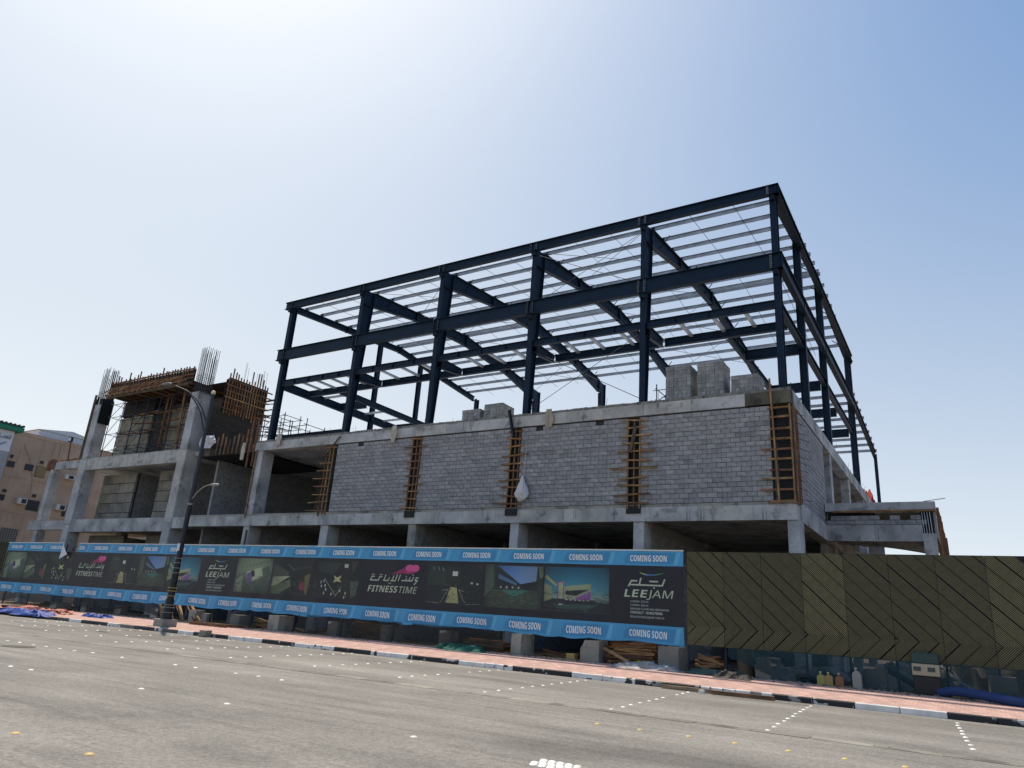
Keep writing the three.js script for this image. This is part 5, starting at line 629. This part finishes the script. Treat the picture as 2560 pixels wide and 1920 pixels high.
// ---------- street lamp ----------
{
  const x = -27.95, z = 7.35, t = thing('street_lamp', 'tall black street lamp with a banded base standing on the pavement edge', 'street lamp', x, 0.15, z), m = std({ color: 0x0d1116, roughness: 0.5 }), gm = plain(0x8f8a7d, 0.6), grey = std({ color: 0x4a4f55, map: concTex, roughness: 0.6 });
  mesh(t, 'plinth', cham(0.78, 0.36, 0.78, 0.03), M.concOld, x, 0.36, z); mesh(t, 'footing', cham(1.2, 0.06, 1.1, 0.02), M.concOld, x, 0.17, z);
  mesh(t, 'base_casting', new THREE.LatheGeometry([[0.26, 0], [0.25, 0.05], [0.24, 0.35], [0.21, 0.4], [0.2, 0.9], [0.165, 0.98], [0.16, 1.9], [0.15, 2.7], [0.14, 2.75]].map((q) => new THREE.Vector2(...q)), 20), m, x, 0.52, z);
  for (const y of [0.85, 1.08, 1.2, 1.62, 1.85, 2.0, 2.72, 2.95, 3.2, 3.42]) mesh(t, 'band', new THREE.TorusGeometry(y < 1.1 ? 0.255 : y < 2.1 ? 0.2 : 0.17, 0.018, 6, 20).rotateX(Math.PI / 2), y < 2.6 && y > 1.5 ? plain(0xa89a52, 0.6) : gm, x, y, z);
  mesh(t, 'lower_pole', new THREE.CylinderGeometry(0.115, 0.14, 2.9, 16), m, x, 4.7, z); mesh(t, 'upper_pole', new THREE.CylinderGeometry(0.085, 0.11, 5.9, 16), grey, x, 9.08, z); mesh(t, 'collar', new THREE.CylinderGeometry(0.135, 0.135, 0.1, 16), gm, x, 6.12, z); mesh(t, 'finial', new THREE.SphereGeometry(0.12, 14, 10), plain(0xcfc7a0, 0.5), x, 12.1, z); mesh(t, 'notice', cham(0.2, 0.36, 0.02, 0.004), plain(0xd5d8da, 0.7), x, 3.95, z + 0.15);
  const arm = (pts, r) => new THREE.TubeGeometry(new THREE.CatmullRomCurve3(pts), 26, r, 8);
  const dx = -0.83, dz = 0.55; // arms reach away along one line
  const a1 = mesh(t, 'arm', merge([arm([V(0, 9.7, 0), V(0.55 * dx, 11.1, 0.55 * dz), V(1.3 * dx, 11.95, 1.3 * dz), V(2.1 * dx, 12.3, 2.1 * dz)], 0.034), arm([V(0, 10.35, 0), V(0.5 * dx, 11.3, 0.5 * dz), V(1.3 * dx, 12.03, 1.3 * dz), V(2.1 * dx, 12.34, 2.1 * dz)], 0.034)]), m, x, 0, z);
  const head = (par, X, Y, Z, s, c) => { const g = new THREE.SphereGeometry(0.5, 20, 12); g.scale(0.95 * s, 0.2 * s, 0.4 * s); mesh(par, 'luminaire', g, plain(c, 0.45), X, Y, Z); };
  head(a1, x + 2.55 * dx, 12.38, z + 2.55 * dz, 0.85, 0x6d7476);
  const a2 = mesh(t, 'arm', arm([V(0, 6.3, 0), V(0.4, 6.72, 0.0), V(0.9, 7.0, 0.0), V(1.35, 7.08, 0)], 0.028), gm, x, 0, z); head(a2, x + 1.68, 7.06, z, 0.72, 0x8f9494);
}
// ---------- low annex on the right ----------
{
  const t = thing('annex', 'low dark concrete annex with an arched opening at the right end of the building', 'building', 2.2, 0.33, -12), z = -6.6;
  mesh(t, 'parapet_beam', box(4.5, 0.38, 0.4, 2, 2), M.conc, 2.28, 7.66, z - 0.2); beam(t, 'timber_strip', V(0.4, 7.43, z + 0.06), V(4.5, 7.45, z + 0.06), 0.08, 0.09, M.woods[0]);
  for (let r = 0; r < 2; r++) for (let i = 0; i < 10 - r; i++) { if (r && (i > 4 && i % 2)) continue; mesh(t, 'block', pick(blockGeo), pick(M.blocks), 0.25 + i * 0.41 + r * 0.2, 6.95 + r * 0.21, z - 0.12); }
  mesh(t, 'wall', box(2.0, 0.5, 0.15), M.plyBlack, 1.1, 7.16, z - 0.32);
  mesh(t, 'lintel', box(3.95, 0.72, 0.4, 3, 3), M.conc, 1.98, 6.47, z - 0.2); mesh(t, 'form_board', box(0.5, 1.0, 0.12), M.plyBlack, 4.16, 6.93, z - 0.2); for (let i = 0; i < 4; i++) tube(t, 'bar', V(4.02 + i * 0.1, 6.4, z + 0.0), V(3.98 + i * 0.1, 7.4, z + 0.0), 0.014, M.bolt, 5);
  mesh(t, 'column', box(0.5, 6.2, 0.5, 1, 1), M.conc, 4.2, 3.35, z - 0.25);
  { const arc = []; for (let i = 0; i <= 14; i++) arc.push([i / 14 * 4.3, 6.36 - 0.5 * Math.pow(i / 14, 2)]); arc.push([4.3, 6.75], [0, 6.75]); mesh(t, 'arch_beam', prism(arc, 0.6), M.conc, 0, 0, z - 3.2); }
  mesh(t, 'roof_slab', box(4.5, 0.25, 13), M.conc, 2.28, 7.55, z - 6.95); mesh(t, 'side_wall', box(0.2, 1.2, 13), M.conc, 4.4, 6.9, z - 6.9);
  for (let i = 0; i < 9; i++) { const zz = z - 0.5 - i * 1.3; beam(t, 'prop', V(4.62 + rr(0, 0.15), 0.4, zz), V(4.58, 7.5 + rr(-0.3, 0.2), zz + rr(-0.2, 0.2)), 0.12, 0.09, pick([M.woodRed[0], M.woods[5], M.woods[1]])); } tube(t, 'bar', V(4.1, 7.85, z), V(4.95, 7.97, z), 0.015, M.rebar, 5);
  for (const zz of [-14, -20]) mesh(t, 'column', box(0.5, 6.0, 0.5), M.concOld, 2.4, 3.3, zz);
}
heap('sack_heap', 'red and white sacks heaped on the far end of the roof slab', 'sacks', plain(0xa33a30, 0.8), -0.9, 11.6, -31.5, 2.2, 2.6, 1.6, 531);
// ---------- neighbours on the left ----------
{
  const bt = tex(512, 6, (u, v) => { const a = fbm(u, v, 5, 5, 6, 601), s = fbm(u, v, 40, 3, 4, 603), k = 0.86 + (a - 0.5) * 0.16 - ss(0.58, 0.75, s) * 0.07; return [k, k * 0.97, k * 0.93]; });
  const wall = std({ color: 0xd8c0aa, map: bt, roughness: 0.95 }), glass = std({ color: 0x0c111d, roughness: 0.3 }), fr = plain(0x5d564e, 0.6);
  const t = thing('apartment_building', 'plain beige apartment building with window air conditioners at the far left', 'building', -82, 0, -18), X = -75;
  mesh(t, 'wall', box(14, 16.2, 32), wall, X - 7, 8.1, -3.2 - 16); mesh(t, 'parapet', box(0.3, 0.35, 32.1), wall, X - 0.1, 16.3, -19.2);
  for (const y of [5.2, 8.5, 11.9]) mesh(t, 'string_course', box(0.06, 0.12, 32), wall, X + 0.03, y, -19.2); tube(t, 'rain_pipe', V(X + 0.08, 0.3, -7.9), V(X + 0.08, 16, -7.9), 0.06, plain(0xb9a892, 0.7), 8);
  const win = (z0, y0, z1, y1, m = glass) => { const w = mesh(t, 'window', box(0.06, y1 - y0, z0 - z1), fr, X + 0.03, (y0 + y1) / 2, (z0 + z1) / 2); mesh(w, 'pane', box(0.03, y1 - y0 - 0.08, z0 - z1 - 0.08), m, X + 0.06, (y0 + y1) / 2, (z0 + z1) / 2); };
  for (const q of [[-3.25, 12.75, -3.95, 13.36], [-3.35, 13.66, -3.65, 14.0], [-4.92, 12.74, -5.73, 13.4], [-6.21, 13.65, -6.56, 13.99], [-3.56, 10.23, -3.92, 10.55], [-3.3, 9.42, -3.91, 10.02], [-6.33, 10.21, -6.72, 10.54], [-6.04, 8.87, -7.22, 9.93], [-9.6, 8.77, -9.95, 9.97]]) win(...q);
  win(-6.02, 12.29, -6.97, 13.42, plain(0x8a7448, 0.5)); { const w = mesh(t, 'window_grille', box(0.05, 1.46, 1.55), plain(0x8f8d88, 0.7), X + 0.03, 6.17, -5.2); for (let i = 0; i < 7; i++) { mesh(w, 'bar', box(0.05, 1.46, 0.025), fr, X + 0.08, 6.17, -4.5 - i * 0.235); mesh(w, 'bar', box(0.05, 0.025, 1.5), fr, X + 0.085, 5.55 + i * 0.21, -5.2); } }
  for (const [z0, y0, z1, y1] of [[-4.97, 9.35, -5.84, 9.92], [-8.71, 9.32, -9.66, 9.91], [-8.8, 12.6, -9.77, 13.06]]) { const a = mesh(t, 'air_conditioner', cham(0.5, y1 - y0, z0 - z1, 0.02), plain(0xcfcac0, 0.6), X + 0.25, (y0 + y1) / 2, (z0 + z1) / 2); mesh(a, 'grille', box(0.02, (y1 - y0) * 0.75, (z0 - z1) * 0.5), plain(0x23272c, 0.6), X + 0.51, (y0 + y1) / 2, (z0 + z1) / 2 - 0.12); }
  { const c = new THREE.CatmullRomCurve3([V(X + 0.05, 15.2, -4.3), V(X + 0.05, 14, -5.1), V(X + 0.05, 12, -5.9), V(X + 0.05, 10.6, -6.1)]); mesh(t, 'cable', new THREE.TubeGeometry(c, 20, 0.02, 5), plain(0x8a8074)); }
  const sh = thing('roof_shed', 'white corrugated metal shed on the roof of the beige building', 'shed', X - 4, 16.2, -8), sm = plain(0xcdd1d4, 0.5); mesh(sh, 'wall', box(7, 0.95, 6.5), sm, X - 4, 16.7, -8.8); for (let i = 0; i < 26; i++) mesh(sh, 'rib', box(0.05, 0.93, 0.08), sm, X - 0.475, 16.7, -5.65 - i * 0.25); mesh(sh, 'roof', prism([[-3.4, 0], [3.4, 0], [0, 0.55]], 7.2).rotateY(Math.PI / 2), sm, X - 4, 17.2, -8.8);
  const g = thing('shop_building', 'white building with a green tiled eave and grey lettering at the left edge', 'building', -77, 0, 6), gw = plain(0xd4d8dd, 0.8), X2 = -70; mesh(g, 'wall', box(12, 13.4, 14), std({ color: 0xb4bcc6, map: bt, roughness: 0.8 }), X2 - 6, 6.7, 5.9); mesh(g, 'sign_band', box(12.05, 1.95, 14.05), gw, X2 - 6, 14.38, 5.92); const ev = mesh(g, 'eave', box(13.2, 0.4, 15.2), plain(0x1f7a5d, 0.6), X2 - 6.1, 15.58, 5.95); for (let i = 0; i < 40; i++) mesh(ev, 'tile', mv(new THREE.CylinderGeometry(0.13, 0.13, 13.3, 8), 0, 0, 0, 0, 0, Math.PI / 2), plain(0x2c4a45, 0.7), X2 - 6.1, 15.92, -1.5 + i * 0.38); mesh(g, 'roof_wall', box(9, 1.0, 9), wall, X2 - 6.5, 16.3, 5.2);
  const letter = (pts) => { for (let i = 0; i + 1 < pts.length; i++) if (pts[i] && pts[i + 1]) beam(g, 'letter_stroke', V(X2 + 0.06, pts[i][1], pts[i][0]), V(X2 + 0.06, pts[i + 1][1], pts[i + 1][0]), 0.06, 0.11, plain(0x8d949c, 0.7)); };
  letter([[-0.85, 14.95], [-0.85, 14.62], [-0.62, 14.62], [-0.62, 14.85], null, [-0.62, 14.62], [-0.4, 14.62], [-0.4, 14.85], null, [-0.4, 14.62], [0.1, 14.62], [0.1, 14.95], [0.4, 14.95], [0.4, 14.62], [0.1, 14.62], null, [0.4, 14.62], [0.9, 14.62], null, [0.9, 14.62], [0.9, 15.3]]); letter([[-0.6, 14.25], [-0.2, 13.95], [0.2, 14.25]]);
}
scene.traverse((o) => { if (o.isMesh) o.castShadow = o.receiveShadow = true; });
renderer.render(scene, camera);
